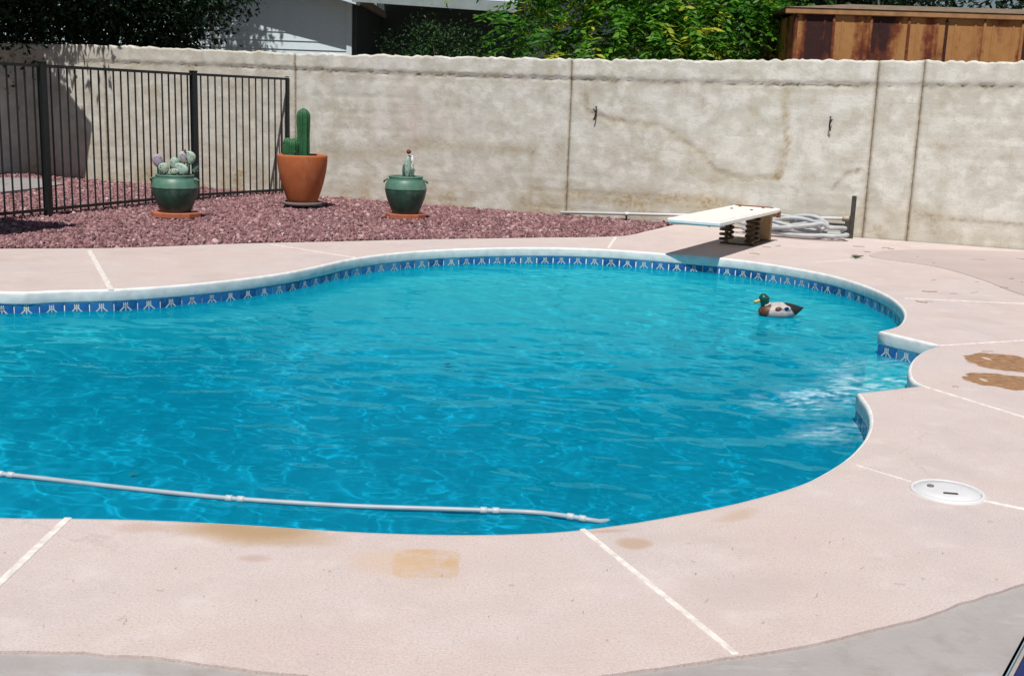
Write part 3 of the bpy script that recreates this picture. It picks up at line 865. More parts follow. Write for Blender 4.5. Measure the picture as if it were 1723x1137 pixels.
# ------------------------------------------------------------------ iron fence (square to the wall)
FH = 1.5
E1 = px(487, 326); E1 = wpt(wall_u(Vector((E1.x, 0, 0))), 0, .02)
Pm = px(330, 338); 
u_end = (wall_u(px(487, 322)) + 0)
base0 = wpt(uz(486, 240)[0], 0, .03)
FD = (px(82, 364) - base0); FD.z = 0; FD.normalize()          # along the fence, towards the camera
fence = empty('iron_fence', base0)
tag(fence, 'black iron picket fence running out from the wall across gravel', 'fence')
P80 = px(82, 364); run = [base0, Pm, P80, P80 + (P80 - Pm).normalized() * 2.35]
for q in run: q.z = 0
cum = [0]
for a, b in zip(run[:-1], run[1:]): cum.append(cum[-1] + (b - a).length)
def seg_of(s):
    i_ = 0
    while i_ < len(run) - 2 and s > cum[i_ + 1] + 1e-6: i_ += 1
    return i_
def along(s):
    i_ = seg_of(s); return run[i_].lerp(run[i_ + 1], (s - cum[i_]) / (cum[i_ + 1] - cum[i_])) - base0
def yaw(s):
    i_ = seg_of(s); d_ = run[i_ + 1] - run[i_]; return math.atan2(d_.y, d_.x)
lat = WU * 0
def fbox(name, s0, s1, z0, z1, w, dz=None):
    k = MB(); c = (s0 + s1) / 2
    k.box((0, 0, 0), (max(abs(s1 - s0), w), w, z1 - z0), 0, .003)
    o = k.build(name, M['iron'], fence); o.location = along(c) + Vector((0, 0, (z0 + z1) / 2)); o.rotation_euler = (0, 0, yaw(c))
    return o
posts = cum
for i, s_ in enumerate(posts):
    w = .038 if i == 0 else .068
    p = fbox('post', s_ - w / 2, s_ + w / 2, -.05, FH + (.0 if i == 0 else .02), w)
    k = MB(); k.box((0, 0, 0), (w * 1.15, w * 1.15, .012), 0, .004); q = k.build('cap', M['iron'], p); q.location = (0, 0, (FH + .05) / 2 + .012)
pick = None
for a, b in zip(posts[:-1], posts[1:]):
    fbox('top_rail', a + .036, b - .036, FH - .03, FH, .030)
    fbox('bottom_rail', a + .036, b - .036, .055, .085, .028)
    cntp = round((b - a) / .112)
    for i in range(1, cntp):
        s_ = a + (b - a) * i / cntp
        if pick is None:
            pick = fbox('picket', s_ - .008, s_ + .008, .03, FH - .015, .016)
        else:
            o = link_copy(pick, fence); o.rotation_euler = (0, 0, yaw(s_)); o.location = along(s_) + Vector((0, 0, (.03 + FH - .015) / 2))
# ------------------------------------------------------------------ pots
def ball(center, rx, ry, rz_, n=20, m_=12, rot=None):
    vs = []; fs = []
    for j in range(m_ + 1):
        th_ = math.pi * j / m_
        for i in range(n):
            a = 2 * math.pi * i / n
            v = Vector((rx * math.sin(th_) * math.cos(a), ry * math.sin(th_) * math.sin(a), rz_ * math.cos(th_)))
            if rot: v = rot @ v
            vs.append(v + Vector(center))
    for j in range(m_):
        for i in range(n):
            fs.append((j * n + i, (j + 1) * n + i, (j + 1) * n + (i + 1) % n, j * n + (i + 1) % n))
    return vs, fs
def base_at(x, y): return px(x, y)
# big orange pot
PO = base_at(509, 349); sc = 1905 / (PO - Vector((0, 0, CAM_H))).length / 1.0   # px per metre
sc = F_PX / (PO - Vector((0, 0, CAM_H))).dot(fwd)
pot = empty('terracotta_pot', PO + Vector((0, 0, .055)))
tag(pot, 'large orange terracotta pot on a grey saucer beside the fence end', 'pot')
rt = 41.5 / sc; hp = 80 / sc; rb = 24 / sc
pr = [(.001, 0), (rb * .95, 0), (rb, .01)]
for i in range(1, 13):
    f = i / 12; pr.append((rb + (rt - rb) * (1 - (1 - f) ** 1.75), .01 + (hp - .04) * f))
pr += [(rt * 1.0, hp - .012), (rt * .985, hp), (rt * .93, hp), (rt * .92, hp - .02), (rt * .90, hp - .09)]
k = MB(); k.lathe(pr, n=56); k.build('body', M['terracotta'], pot, True)
k = MB(); k.lathe([(rt * .91, hp - .085), (rt * .5, hp - .075), (.001, hp - .07)], n=40); k.build('soil', M['soil'], pot, True)
sau = MB(); sau.lathe([(.001, 0), (rb * 1.25, 0), (rb * 1.38, .012), (rb * 1.38, .042), (rb * 1.3, .045), (rb * 1.27, .028), (.001, .025)], n=40)
so = sau.build('pot_saucer', M['saucer_grey'], None, True); so.location = PO + Vector((0.0, 0, .027))
tag(so, 'grey stone saucer under the large orange pot', 'saucer')
def column_cactus(parent, name, base, h, r, ribs=7, lean=(0, 0)):
    """ribbed column with rounded tip"""
    nr_ = ribs * 6; rows = 26; vs = []; fs = []
    for j in range(rows + 1):
        f = j / rows; z = h * f
        rr = r * (.82 + .18 * math.sin(min(1, f * 2.2) * math.pi / 2))
        e = (h - z) / (r * 1.5)
        if e < 1: rr *= math.sqrt(max(0, 1 - (1 - e) ** 2)) * .99 + .01
        rr *= 1 + .05 * math.sin(f * 9 + base[0] * 50)
        for i in range(nr_):
            a = 2 * math.pi * i / nr_; q = rr * (1 + .42 * (abs(math.cos(a * ribs / 2)) - .6))
            vs.append((base[0] + lean[0] * f * f + q * math.cos(a), base[1] + lean[1] * f * f + q * math.sin(a), base[2] + z))
    for j in range(rows):
        for i in range(nr_):
            fs.append((j * nr_ + i, j * nr_ + (i + 1) % nr_, (j + 1) * nr_ + (i + 1) % nr_, (j + 1) * nr_ + i))
    o = mesh_obj(name, vs, fs, M['cactus'], parent, True)
    k = MB()
    for q in range(ribs):
        a = 2 * math.pi * q / ribs
        for z in np.arange(.05, h - r * .5, .035):
            f = z / h; c = Vector((base[0] + lean[0] * f * f + r * 1.06 * math.cos(a), base[1] + lean[1] * f * f + r * 1.06 * math.sin(a), base[2] + z))
            for s_ in range(4):
                d = Vector((math.cos(a), math.sin(a), 0)) + Vector((random.uniform(-1, 1), random.uniform(-1, 1), random.uniform(-.7, .9)))
                t1 = c + d.normalized() * .022; w = Vector((-d.y, d.x, 0)).normalized() * .0016
                k.add([c - w, c + w, t1], [(0, 1, 2)])
    k.build('spines', M['spine'], o)['kind'] = 'stuff'
    return o
cc = empty('column_cactus', pot.location + Vector((0, 0, hp - .08)))
tag(cc, 'dark green ribbed column cactus growing in the orange pot', 'cactus')
h1 = (272 - 193) / sc + .06
column_cactus(cc, 'stem', (.014, .0, 0), h1, 9.5 / sc, 7, (.0, 0))
hs = 30 / sc + .06
for dx, dy, k_ in ((-.165, -.02, 1.0), (-.095, -.06, .98), (-.055, .06, 1.02), (-.115, .08, .97)):
    column_cactus(cc, 'stem', (dx, dy, 0), hs * k_, .052, 6)
def green_pot(P, wpx, hpx, label, slabw, slab_label, rimk=.80):
    s_ = F_PX / (P - Vector((0, 0, CAM_H))).dot(fwd)
    r = wpx / 2 / s_; h = hpx / s_
    e = empty('glazed_pot', P + Vector((0, 0, .062))); tag(e, label, 'pot')
    pts = [(.001, 0), (r * .62, 0), (r * .66, h * .03), (r * .80, h * .22), (r * .93, h * .42), (r * 1.0, h * .60), (r * 1.0, h * .645)]
    k = MB(); k.lathe(pts, n=52); k.build('body', M['glaze'], e, True)
    pts = [(r * 1.0, h * .643), (r * 1.02, h * .655), (r * 1.01, h * .67), (r * .97, h * .78), (r * .88, h * .88), (r * (rimk + .01), h * .93), (r * (rimk + .03), h * .96), (r * (rimk + .04), h * .985),
           (r * rimk, h), (r * (rimk - .06), h), (r * (rimk - .07), h * .95), (r * (rimk - .07), h * .86)]
    k = MB(); k.lathe(pts, n=52); nk = k.build('shoulder', M['glaze_band'], e, True)
    k = MB(); k.lathe([(r * (rimk - .065), h * .87), (.001, h * .89)], n=36); k.build('soil', M['soil'], e, True)
    for sgn in (-1, 1):
        k = MB(); c = Vector((sgn * r * .93, -.02, h * .86))
        k.tube([c + Vector((-sgn * .01, -.03, .02)), c + Vector((sgn * .02, -.025, 0)), c + Vector((sgn * .026, 0, -.012)), c + Vector((sgn * .02, .025, 0)), c + Vector((-sgn * .01, .03, .02))], .010, 8)
        k.build('lug', M['glaze_band'], e, True)
    k = MB(); w = slabw / s_ / 2
    sides = 8; vs = []
    for (rr, z) in ((w * .96, 0), (w, .012), (w, .052), (w * .97, .06), (.0001, .06)):
        for q in range(sides * 4):
            a = 2 * math.pi * q / (sides * 4); sq = 1 / max(abs(math.cos((a % (math.pi / 4)) - math.pi / 8)), .1) * math.cos(math.pi / 8)
            vs.append((rr * sq * math.cos(a), rr * sq * .8 * math.sin(a), z))
    n_ = sides * 4; fs = [(j * n_ + i, j * n_ + (i + 1) % n_, (j + 1) * n_ + (i + 1) % n_, (j + 1) * n_ + i) for j in range(4) for i in range(n_)]
    so = mesh_obj('clay_slab', vs, fs, M['brick_red'], None); so.location = P; tag(so, slab_label, 'slab')
    return e, s_, r, h
G1, s1_, r1, h1_ = green_pot(base_at(296, 366), 76, 62, 'dark green glazed pot of pale prickly pear beside fence post', 84, 'red clay slab under the green pot beside the fence')
G2, s2_, r2, h2_ = green_pot(base_at(682, 368), 69, 62, 'dark green glazed pot standing alone before the bare wall', 68, 'red clay slab under the green pot by bare wall')
def pad(parent, c, w, h, tilt, yaw, mat, name='pad', th_=.022):
    """flat egg-shaped cactus pad standing on its base point c"""
    vs = []; fs = []; n_ = 22; rows = 8
    rot = Matrix.Rotation(yaw, 3, 'Z') @ Matrix.Rotation(tilt, 3, 'Y')
    for j in range(rows + 1):
        ph = math.pi * j / rows - math.pi / 2
        for i in range(n_):
            a = 2 * math.pi * i / n_; z = h / 2 + h / 2 * math.cos(ph) * math.sin(a)
            egg = .72 + .34 * (z / h)
            v = Vector((w / 2 * egg * math.cos(ph) * math.cos(a), th_ * math.sin(ph), z))
            vs.append(rot @ v + Vector(c))
    for j in range(rows):
        for i in range(n_): fs.append((j * n_ + i, j * n_ + (i + 1) % n_, (j + 1) * n_ + (i + 1) % n_, (j + 1) * n_ + i))
    o = mesh_obj(name, vs, fs, mat, parent, True)
    k = MB()
    for q in range(26):
        x, z = random.uniform(-.4, .4) * w, random.uniform(.12, .92) * h
        if (x / (w * .42)) ** 2 + ((z - h / 2) / (h * .47)) ** 2 > 1: continue
        p = rot @ Vector((x, -th_ * .9, z)) + Vector(c)
        vs_, fs_ = ball(p, .004, .004, .004, 5, 3); k.add(vs_, fs_)
    if k.v: k.build('areoles', M['spine'], o)['kind'] = 'stuff'
    return o
pp = empty('prickly_pear', G1.location + Vector((0, 0, h1_ * .86)))
tag(pp, 'pale blue green prickly pear with purple tipped pads beside the fence', 'cactus')
def Q(x, y): return Vector(((x - 295) / s1_, 0, (303 - y) / s1_ + .055))
for (x, y, w, h, ti, ya, mt, dy) in [(283, 303, 15, 17, -.35, .3, 'pad', -.05), (306, 304, 23, 18, .3, -.2, 'pad', -.07), (294, 297, 14, 19, 0, .2, 'pad', .02),
                                     (270, 293, 15, 20, -.25, .3, 'pad_purple', .0), (305, 288, 13, 20, .1, .4, 'pad', .06), (318, 287, 20, 20, .12, -.2, 'pad', .02),
                                     (312, 287, 9, 18, -.05, .3, 'pad_purple', -.02), (299, 304, 14, 10, .0, 0, 'pad', -.10), (277, 304, 12, 12, -.5, 0, 'pad', .04), (325, 303, 10, 17, .2, .2, 'pad_dark', .05)]:
    c = Q(x, y); c.y = dy; pad(pp, c, 1.25 * w / s1_, 1.15 * h / s1_, ti, ya, M[mt])
for x, y in ((313, 266), (263, 276)):
    c = Q(x, y); vs, fs = ball(c, .013, .013, .03, 10, 8); mesh_obj('bud', vs, fs, M['bud'], pp, True)
for qa, qb in ((Q(270, 312), Q(270, 292)), (Q(316, 310), Q(317, 286))):
    k = MB(); k.tube([qa, qb], .012, 7); k.build('stem', M['pad_dark'], pp, True)
pq = empty('paddle_cactus', G2.location + Vector((0, 0, h2_ * .86)))
tag(pq, 'upright cactus paddle with white edge and brown bud in lone pot', 'cactus')
def Q2(x, y): return Vector(((x - 682) / s2_, 0, (306 - y) / s2_ + .05))
c = Q2(684, 306); c.z -= .03; pad(pq, c, 13 / s2_, 40 / s2_, .07, .55, M['pad'])
c = Q2(688, 306); c.y = .035; c.z -= .03; pad(pq, c, 11 / s2_, 40 / s2_, .07, -.25, plain('pad_bleached', (.80, .80, .76), .6, .06, 20, .1))
c = Q2(679, 307); c.y = .02; c.z -= .03; pad(pq, c, 9 / s2_, 27 / s2_, .0, .9, M['pad_dark'])
c = Q2(692, 306); c.y = .0; c.z -= .03; pad(pq, c, 5 / s2_, 20 / s2_, .15, 1.0, M['pad_dark'])
c = Q2(686, 265); vs, fs = ball(c, .026, .024, .026, 12, 8); mesh_obj('bud', vs, fs, M['bud'], pq, True)

# ------------------------------------------------------------------ diving board
BD = Vector((.477, .879, 0)).normalized(); BP = Vector((.879, -.477, 0)).normalized()
def bpt(s_, p, z=0): return BD * s_ + BP * p + Vector((0, 0, z))
p0, p1, sa_, sb_ = -3.62, -3.13, 9.46, 11.36
bc = bpt(10.86, (p0 + p1) / 2)
dv = empty('diving_board', bc, math.atan2(BD.y, BD.x))
tag(dv, 'short white diving board on dark coil springs overhanging the pool', 'diving board')
def dloc(s_, p): return (s_ - 10.86, -(p - (p0 + p1) / 2))   # local x along the board, local y to its left
ZB = .295
k = MB(); Lb = sb_ - sa_; cx = (sa_ + sb_) / 2 - 10.86
k.box((cx, 0, ZB + .022), (Lb, p1 - p0, .044), 0, .012, 0); k.build('board', M['board'], dv)
k = MB(); k.box((cx + .02, 0, ZB + .0455), (Lb - .20, p1 - p0 - .06, .003), 0, .001)
k.build('tread', plain('board_grit', (.78, .77, .72), .9, .08, 60, .5, .003), dv)
k = MB(); k.box((cx + Lb / 2 - .10, 0, ZB + .051), (.03, p1 - p0 - .10, .012), 0, .003); k.build('rear_strap', M['rust'], dv)
for sx, sy in ((.30, .12), (.30, -.12), (-.02, .1), (-.02, -.1)):
    k = MB(); k.lathe([(.016, 0), (.016, .006), (.009, .01), (.0005, .01)], (sx, sy, ZB + .047), 10); k.build('bolt', M['rust'], dv, True)
k = MB(); k.box((.20, 0, .008), (.60, .34, .016), 0, .004); k.build('base_plate', M['spring'], dv)
for sx, sy in ((-.03, .13), (-.03, -.13)):
    pts = []; turns = 5.2
    for i in range(int(turns * 18) + 1):
        a = 2 * math.pi * i / 18; f = i / (turns * 18)
        pts.append((sx + .062 * math.cos(a), sy + .062 * math.sin(a), .030 + (ZB - .052) * f))
    k = MB(); k.tube(pts, .0135, 7); k.build('spring', M['spring'], dv, True)
    k = MB(); k.lathe([(.02, .016), (.02, .20), (.001, .20)], (sx, sy, 0), 12); k.build('spring_core', M['stand'], dv, True)
k = MB(); k.box((.42, -.06, ZB / 2 + .008), (.05, .25, ZB - .018), 0, .006); k.build('rear_post', M['stand'], dv)
k = MB(); k.box((.46, 0, ZB - .018), (.05, .46, .034), 0, .005); k.build('cross_bar', M['stand'], dv)
k = MB(); k.box((-.03, 0, ZB - .008), (.15, .40, .014), 0, .004); k.build('spring_plate', M['spring'], dv)
k = MB(); k.lathe([(.022, -.03), (.022, .03)], (0, 0, 0), 12); k.build('pivot_bolt', M['rust'], dv, True).location = (.47, -.235, ZB - .02)
# ------------------------------------------------------------------ white pipe along the wall foot, hose pile, dark post
def wl(x, y, d): P = pxw(x, y); return wpt(wall_u(P), P.z, d)
pa = wl(945, 361, .04); pb = wl(1425, 372, .13)
pa = px(945, 362, .03); zp = .17
pb = wpt(uz(1424, 372)[0], .20, .10); pa = wpt(uz(947, 340)[0], .035, .05)
pipe = empty('water_pipe', (0, 0, 0)); pipe.location = ((pa + pb) / 2).x, ((pa + pb) / 2).y, 0
tag(pipe, 'thin white plastic pipe running along the foot of the wall', 'pipe')
k = MB(); k.tube([pa - pipe.location, pb - pipe.location], .017, 10); k.build('tube', M['white_plastic'], pipe, True)
k = MB(); d_ = (pb - pa).normalized(); k.tube([pb - pipe.location - d_ * .03, pb - pipe.location + d_ * .05], .028, 10); k.build('fitting', plain('fitting_tan', (.5, .40, .3), .6, .1, 20, .1), pipe, True)
for f in (.25, .55):
    k = MB(); c = pa.lerp(pb, f) - pipe.location; k.tube([c - d_ * .025, c + d_ * .025], .022, 10); k.build('coupling', M['white_plastic'], pipe, True)
    k = MB(); k.tube([Vector((c.x, c.y, -.02)), c], .012, 6); k.build('bracket', M['iron'], pipe, True)
k = MB(); k.tube([Vector((pb.x, pb.y, -.02)) - pipe.location, pb - pipe.location], .016, 8); k.build('riser', M['white_plastic'], pipe, True)
dp = wpt(uz(1437, 370)[0], 0, .16)
dpost = empty('dark_stake', dp, math.atan2(WU.y, WU.x)); tag(dpost, 'dark weathered wooden stake standing against the wall by hoses', 'stake')
k = MB(); k.box((.0, 0, .215), (.045, .05, .47), 0, .006); k.build('upright', M['dark_wood'], dpost)
k = MB(); k.box((-.045, -.005, .09), (.05, .07, .2), 0, .006); k.build('block', M['dark_wood'], dpost)
k = MB(); k.box((-.36, .03, .125), (.58, .04, .045), 0, .006); k.build('cross_piece', M['dark_wood'], dpost)
hp_ = wpt(uz(1338, 395)[0], 0, .42)
hs_o = empty('coiled_hose', hp_, math.atan2(WU.y, WU.x))
tag(hs_o, 'grey white pool hose heaped in loose loops behind the diving board', 'hose')
rr = random.Random(11)
pts = []
for i in range(0, 230):
    a = i * .147; lp = i / 43.0
    ex = .44 + .12 * math.sin(lp * 2.1); ey = .17 + .05 * math.sin(lp * 3.3)
    x = ex * math.cos(a + .25 * math.sin(lp)) + .06 * math.sin(lp * 1.7); y = ey * math.sin(a) + .05 * math.sin(lp * 2.7 + 1)
    z = .024 + .021 * lp + .042 * (math.sin(a * 2 + lp * 2.2) + 1) * min(1, lp / 1.4) * (1 if abs(x) < .40 else .35)
    pts.append((x, y, z))
k = MB(); k.tube(smooth_line(pts, .03), .0225, 8); k.build('tube', M['hose_dark'], hs_o, True)
for ip in (-1, 0):
    k = MB(); a = Vector(pts[ip]); b = Vector(pts[ip - 1 if ip else 1]); d = (a - b).normalized(); k.tube([a - d * .02, a + d * .07], .028, 10); k.build('cuff', M['white_plastic'], hs_o, True)
# ------------------------------------------------------------------ floating hose
hpx = [(-260, 772), (-120, 784), (0, 797), (100, 808), (200, 819.5), (300, 830), (390, 838.5), (500, 846), (600, 851.5), (710, 855), (820, 858.5), (900, 862), (960, 869), (1005, 877), (1034, 882)]
def hz(i): return WZ + (.009 if i < 11 else (.004, .012, .006, -.02)[i - 11])
hpts = [px(x, y, hz(i)) for i, (x, y) in enumerate(hpx)]
hend = hpts[-1] + Vector((.05, -.12, -.09)); hpts.append(hend)
fh = empty('floating_hose', (hpts[6].x, hpts[6].y, WZ))
tag(fh, 'pale grey cleaner hose with white connectors floating on the pool', 'hose')
HL = [p - fh.location for p in smooth_line(hpts, .04)]
k = MB(); k.tube(HL, .0095, 10); k.build('tube', M['hose'], fh, True)
for (x, y) in ((8, 798), (392, 838.5), (828, 858.8), (972, 871)):
    t_pt = px(x, y, WZ + .008) - fh.location
    j = min(range(1, len(HL) - 1), key=lambda q: (HL[q] - t_pt).length); d = (HL[j + 1] - HL[j - 1]).normalized()
    for e_ in (-.026, .018):
        k = MB(); k.tube([HL[j] + d * (e_ - .013), HL[j] + d * (e_ - .011), HL[j] + d * (e_ + .011), HL[j] + d * (e_ + .013)], [.0105, .0128, .0128, .0105], 12); k.build('connector', M['hose_conn'], fh, True)
# ------------------------------------------------------------------ duck decoy
DP = px(1311, 532, WZ)
sd = F_PX / (DP - Vector((0, 0, CAM_H))).dot(fwd)
dk_ = empty('duck_decoy', DP, .10); tag(dk_, 'mallard duck decoy with green head floating on the water', 'decoy')
def mat_duck():
    t = NT('duck_body'); x, y, z = t.sep(t.co()); n_ = t.noise(35, 4); w = t.math('MULTIPLY', t.math('SUBTRACT', n_, .5), .03)
    xx = t.math('ADD', x, w)
    c = t.mix(t.rng(n_, .35, .65), (.40, .36, .36), (.55, .50, .49))
    c = t.mix(t.rng(t.math('ADD', xx, t.math('MULTIPLY', z, -.35)), -.105, -.115), c, (.115, .042, .022))
    kk = t.math('ADD', xx, t.math('MULTIPLY', z, .9))
    c = t.mix(t.rng(kk, .108, .118), c, (.018, .020, .022))
    t.base(c); t.rough(.5); t.bump(n_, .1, .003); return t.m
stn = [(-.150, .022, .018, .045), (-.138, .048, .040, .045), (-.11, .066, .056, .045), (-.06, .080, .066, .045), (0, .086, .070, .046), (.06, .078, .062, .050), (.10, .060, .046, .056), (.135, .040, .026, .066), (.16, .020, .010, .074), (.175, .004, .003, .078)]
vs = []; fs = []; n_ = 26
for (x, wy_, hz_, cz) in stn:
    for i in range(n_):
        a = 2 * math.pi * i / n_; vs.append((x, wy_ * math.cos(a), cz - .012 + hz_ * math.sin(a)))
for j in range(len(stn) - 1):
    for i in range(n_): fs.append((j * n_ + i, j * n_ + (i + 1) % n_, (j + 1) * n_ + (i + 1) % n_, (j + 1) * n_ + i))
fs.append(tuple(range(n_))); fs.append(tuple((len(stn) - 1) * n_ + i for i in range(n_ - 1, -1, -1)))
body = mesh_obj('body', vs, [f[::-1] for f in fs], mat_duck(), dk_, True)
sub = body.modifiers.new('s', 'SUBSURF'); sub.levels = 1; sub.render_levels = 2
gh = plain('duck_green', (.008, .085, .060), .35, .3, 25, .1)
k = MB(); k.tube([(-.105, 0, .075), (-.112, 0, .095), (-.116, 0, .112), (-.120, 0, .128), (-.120, 0, .142), (-.116, 0, .151), (-.112, 0, .154)], [.034, .031, .034, .0385, .036, .023, .004], 18)
k.tube([(-.095, 0, .122), (-.115, 0, .126), (-.140, 0, .120), (-.153, 0, .114)], [.024, .037, .028, .014], 16)
hd = k.build('head', gh, dk_, True)
k = MB(); k.tube([(-.104, 0, .082), (-.107, 0, .089)], [.0345, .0335], 18); k.build('neck_ring', M['white_plastic'], dk_, True)
k = MB(); k.tube([(-.146, 0, .116), (-.160, 0, .109), (-.178, 0, .103), (-.190, 0, .101), (-.195, 0, .101)], [.014, .0125, .0125, .012, .006], 12)
bl = k.build('bill', plain('duck_bill', (.50, .38, .10), .45, .15, 20, .05), dk_, True)
for sgn in (-1, 1):
    vs, fs = ball((-.128, sgn * .034, .130), .006, .004, .006, 10, 6); mesh_obj('eye', vs, fs, M['iron'], hd, True)
    vs, fs = ball((-.035, sgn * .076, .066), .024, .008, .017, 16, 8); mesh_obj('wing_patch', vs, fs, plain('duck_chestnut', (.22, .085, .06), .5, .2, 30, .1), dk_, True)
    vs, fs = ball((.022, sgn * .076, .068), .034, .0075, .021, 16, 8); mesh_obj('wing_bar', vs, fs, plain('duck_white', (.60, .60, .58), .5, .1, 30, .1), dk_, True)
    vs, fs = ball((.022, sgn * .079, .069), .020, .0075, .015, 16, 8); mesh_obj('speculum', vs, fs, plain('duck_blue', (.012, .022, .09), .4, .2, 30, .1), dk_, True)
# ------------------------------------------------------------------ bits in the water and on the deck
fit = px(191, 514, -.118)
k = MB(); v_, f_ = ball((0, 0, 0), .021, .021, .021, 20, 12); k.add(v_, f_); fo = k.build('return_float', M['white_plastic'], None, True); fo.location = fit + Vector((.0, -.012, 0))
tag(fo, 'small white plastic ball against the blue waterline tiles', 'ball')
def leaf_bit(x, y, z, s_, rz, label, col, cat='leaf'):
    k = MB(); k.add([(-s_, 0, 0), (-s_ * .2, -s_ * .4, .004), (s_, 0, .008), (-s_ * .2, s_ * .4, .003)], [(0, 1, 2), (0, 2, 3)])
    o = k.build('fallen_leaf', plain('leaf_' + str(x), col, .7, .2, 30, 0)); P = px(x, y, z); o.location = P; o.rotation_euler = (random.uniform(-.2, .2), random.uniform(-.2, .2), rz); tag(o, label, cat)
leaf_bit(755, 613, WZ + .014, .034, .4, 'dark curled leaf floating alone in the middle of the pool', (.02, .018, .02))
leaf_bit(225, 798, WZ + .012, .020, .5, 'thin olive leaf floating beside the pale hose', (.08, .09, .03))
leaf_bit(783, 470, WZ + .012, .03, .1, 'small brown leaf floating near the far waterline tiles', (.10, .07, .05))
wd = empty('weed', px(1440, 434)); tag(wd, 'small green weed sprouting from the deck below the hose heap', 'weed')
for i in range(14):
    a = random.uniform(0, 6.28); l_ = random.uniform(.04, .10); k = MB(); c = Vector((math.cos(a), math.sin(a), 0)); w = Vector((-c.y, c.x, 0)) * .010
    k.add([c * .005, c * l_ * .5 + w + Vector((0, 0, .02)), c * l_ + Vector((0, 0, .025)), c * l_ * .5 - w + Vector((0, 0, .02))], [(0, 1, 2, 3)])
    k.build('leaf', plain('weed_green_%d' % i, (.10, .16, .04), .7, .3, 20, 0), wd)
# needles and twigs lying about (uncountable litter)
k = MB(); rr = random.Random(3)
def litter(x, y, L, ang, r_=.0012):
    P = px(x, y, .003); d = Vector((math.cos(ang), math.sin(ang), 0)); nn = Vector((-d.y, d.x, 0)); cv = rr.uniform(-.35, .35)
    pts = [P + d * (L * (t - .5)) + nn * (cv * L * (t - .5) ** 2 * 2) + Vector((0, 0, .001 + .004 * rr.random() * (t > .3))) for t in (0, .25, .5, .75, 1)]
    k.tube(pts, r_, 4)
for x, y in [(270, 993), (860, 985), (205, 1040), (1665, 878), (1450, 955), (1515, 983), (1190, 1010), (1375, 1002), (1165, 945)]:
    litter(x, y, rr.uniform(.015, .032), rr.uniform(-1.2, 1.2), .0004)
for i in range(30):
    litter(rr.uniform(0, 1723), rr.uniform(905, 1075), rr.uniform(.003, .009), rr.uniform(-1.6, 1.6), .0006)
for i in range(26):
    x = rr.uniform(1290, 1723); y = rr.uniform(408, 520) if rr.random() < .75 else rr.uniform(520, 800)
    if x < 1540 and y > 430: continue
    litter(x, y, rr.uniform(.02, .07), rr.uniform(-.8, .8), .0012)
for x, y in [(1310, 414), (1445, 415), (1500, 419), (1490, 417), (1645, 437), (1720, 436), (1690, 484), (1270, 427), (1290, 416), (1565, 491), (1550, 508), (1460, 424)]:
    litter(x, y, rr.uniform(.06, .13), rr.uniform(-.9, .9), .0022)
lt = k.build('deck_litter', plain('twig_brown', (.19, .115, .065), .9, .3, 20, 0)); tag(lt, 'dry needles and twigs scattered over the pink deck', 'litter', kind='stuff')
# blue mat at the patio corner
a = px(1683, 1137, -.01); b = px(1723, 1064, -.01); d = (b - a).normalized(); nn = Vector((d.y, -d.x, 0))
mt = empty('blue_mat', a, math.atan2(d.y, d.x)); tag(mt, 'dark navy blue mat with pale edging lying on grey patio', 'mat')
k = MB(); k.box((.0, -.56, .012), (2.6, 1.06, .024), 0, .006); k.build('pile', plain('mat_blue', (.012, .022, .11), .9, .25, 80, .5, .004), mt)
for y in (-.012, -1.108):
    k = MB(); k.box((0, y, .010), (2.64, .010, .018), 0, .004); k.build('edging', plain('mat_edge', (.30, .40, .44), .8, .1, 40, .3), mt)

# ------------------------------------------------------------------ behind the wall
def leaves_mesh(name, P, D, size, mat, tint, parent, wr=.42, up=None):
    """rhombic leaves: P base points, D unit directions, folded along the midrib"""
    N_ = len(P); rnd = np.random.normal(0, 1, (N_, 3)); 
    if up is not None: rnd = rnd * .6 + np.array(up)
    S_ = np.cross(D, rnd); S_ /= np.linalg.norm(S_, axis=1)[:, None] + 1e-9
    Nn = np.cross(S_, D); s_ = size[:, None]
    tip = P + D * s_; mid = P + D * s_ * .45
    l_ = mid + S_ * s_ * wr * .5 + Nn * s_ * .06; r__ = mid - S_ * s_ * wr * .5 + Nn * s_ * .06
    Vv = np.stack([P, l_, tip, r__], 1).reshape(-1, 3)
    b = np.arange(N_)[:, None] * 4
    Fl = (b + np.array([[0, 1, 2, 0, 2, 3]])).reshape(-1)
    return fast_mesh(name, Vv, Fl, 3, mat, np.repeat(tint, 4), parent)
def unit(a): return a / (np.linalg.norm(a, axis=1)[:, None] + 1e-9)
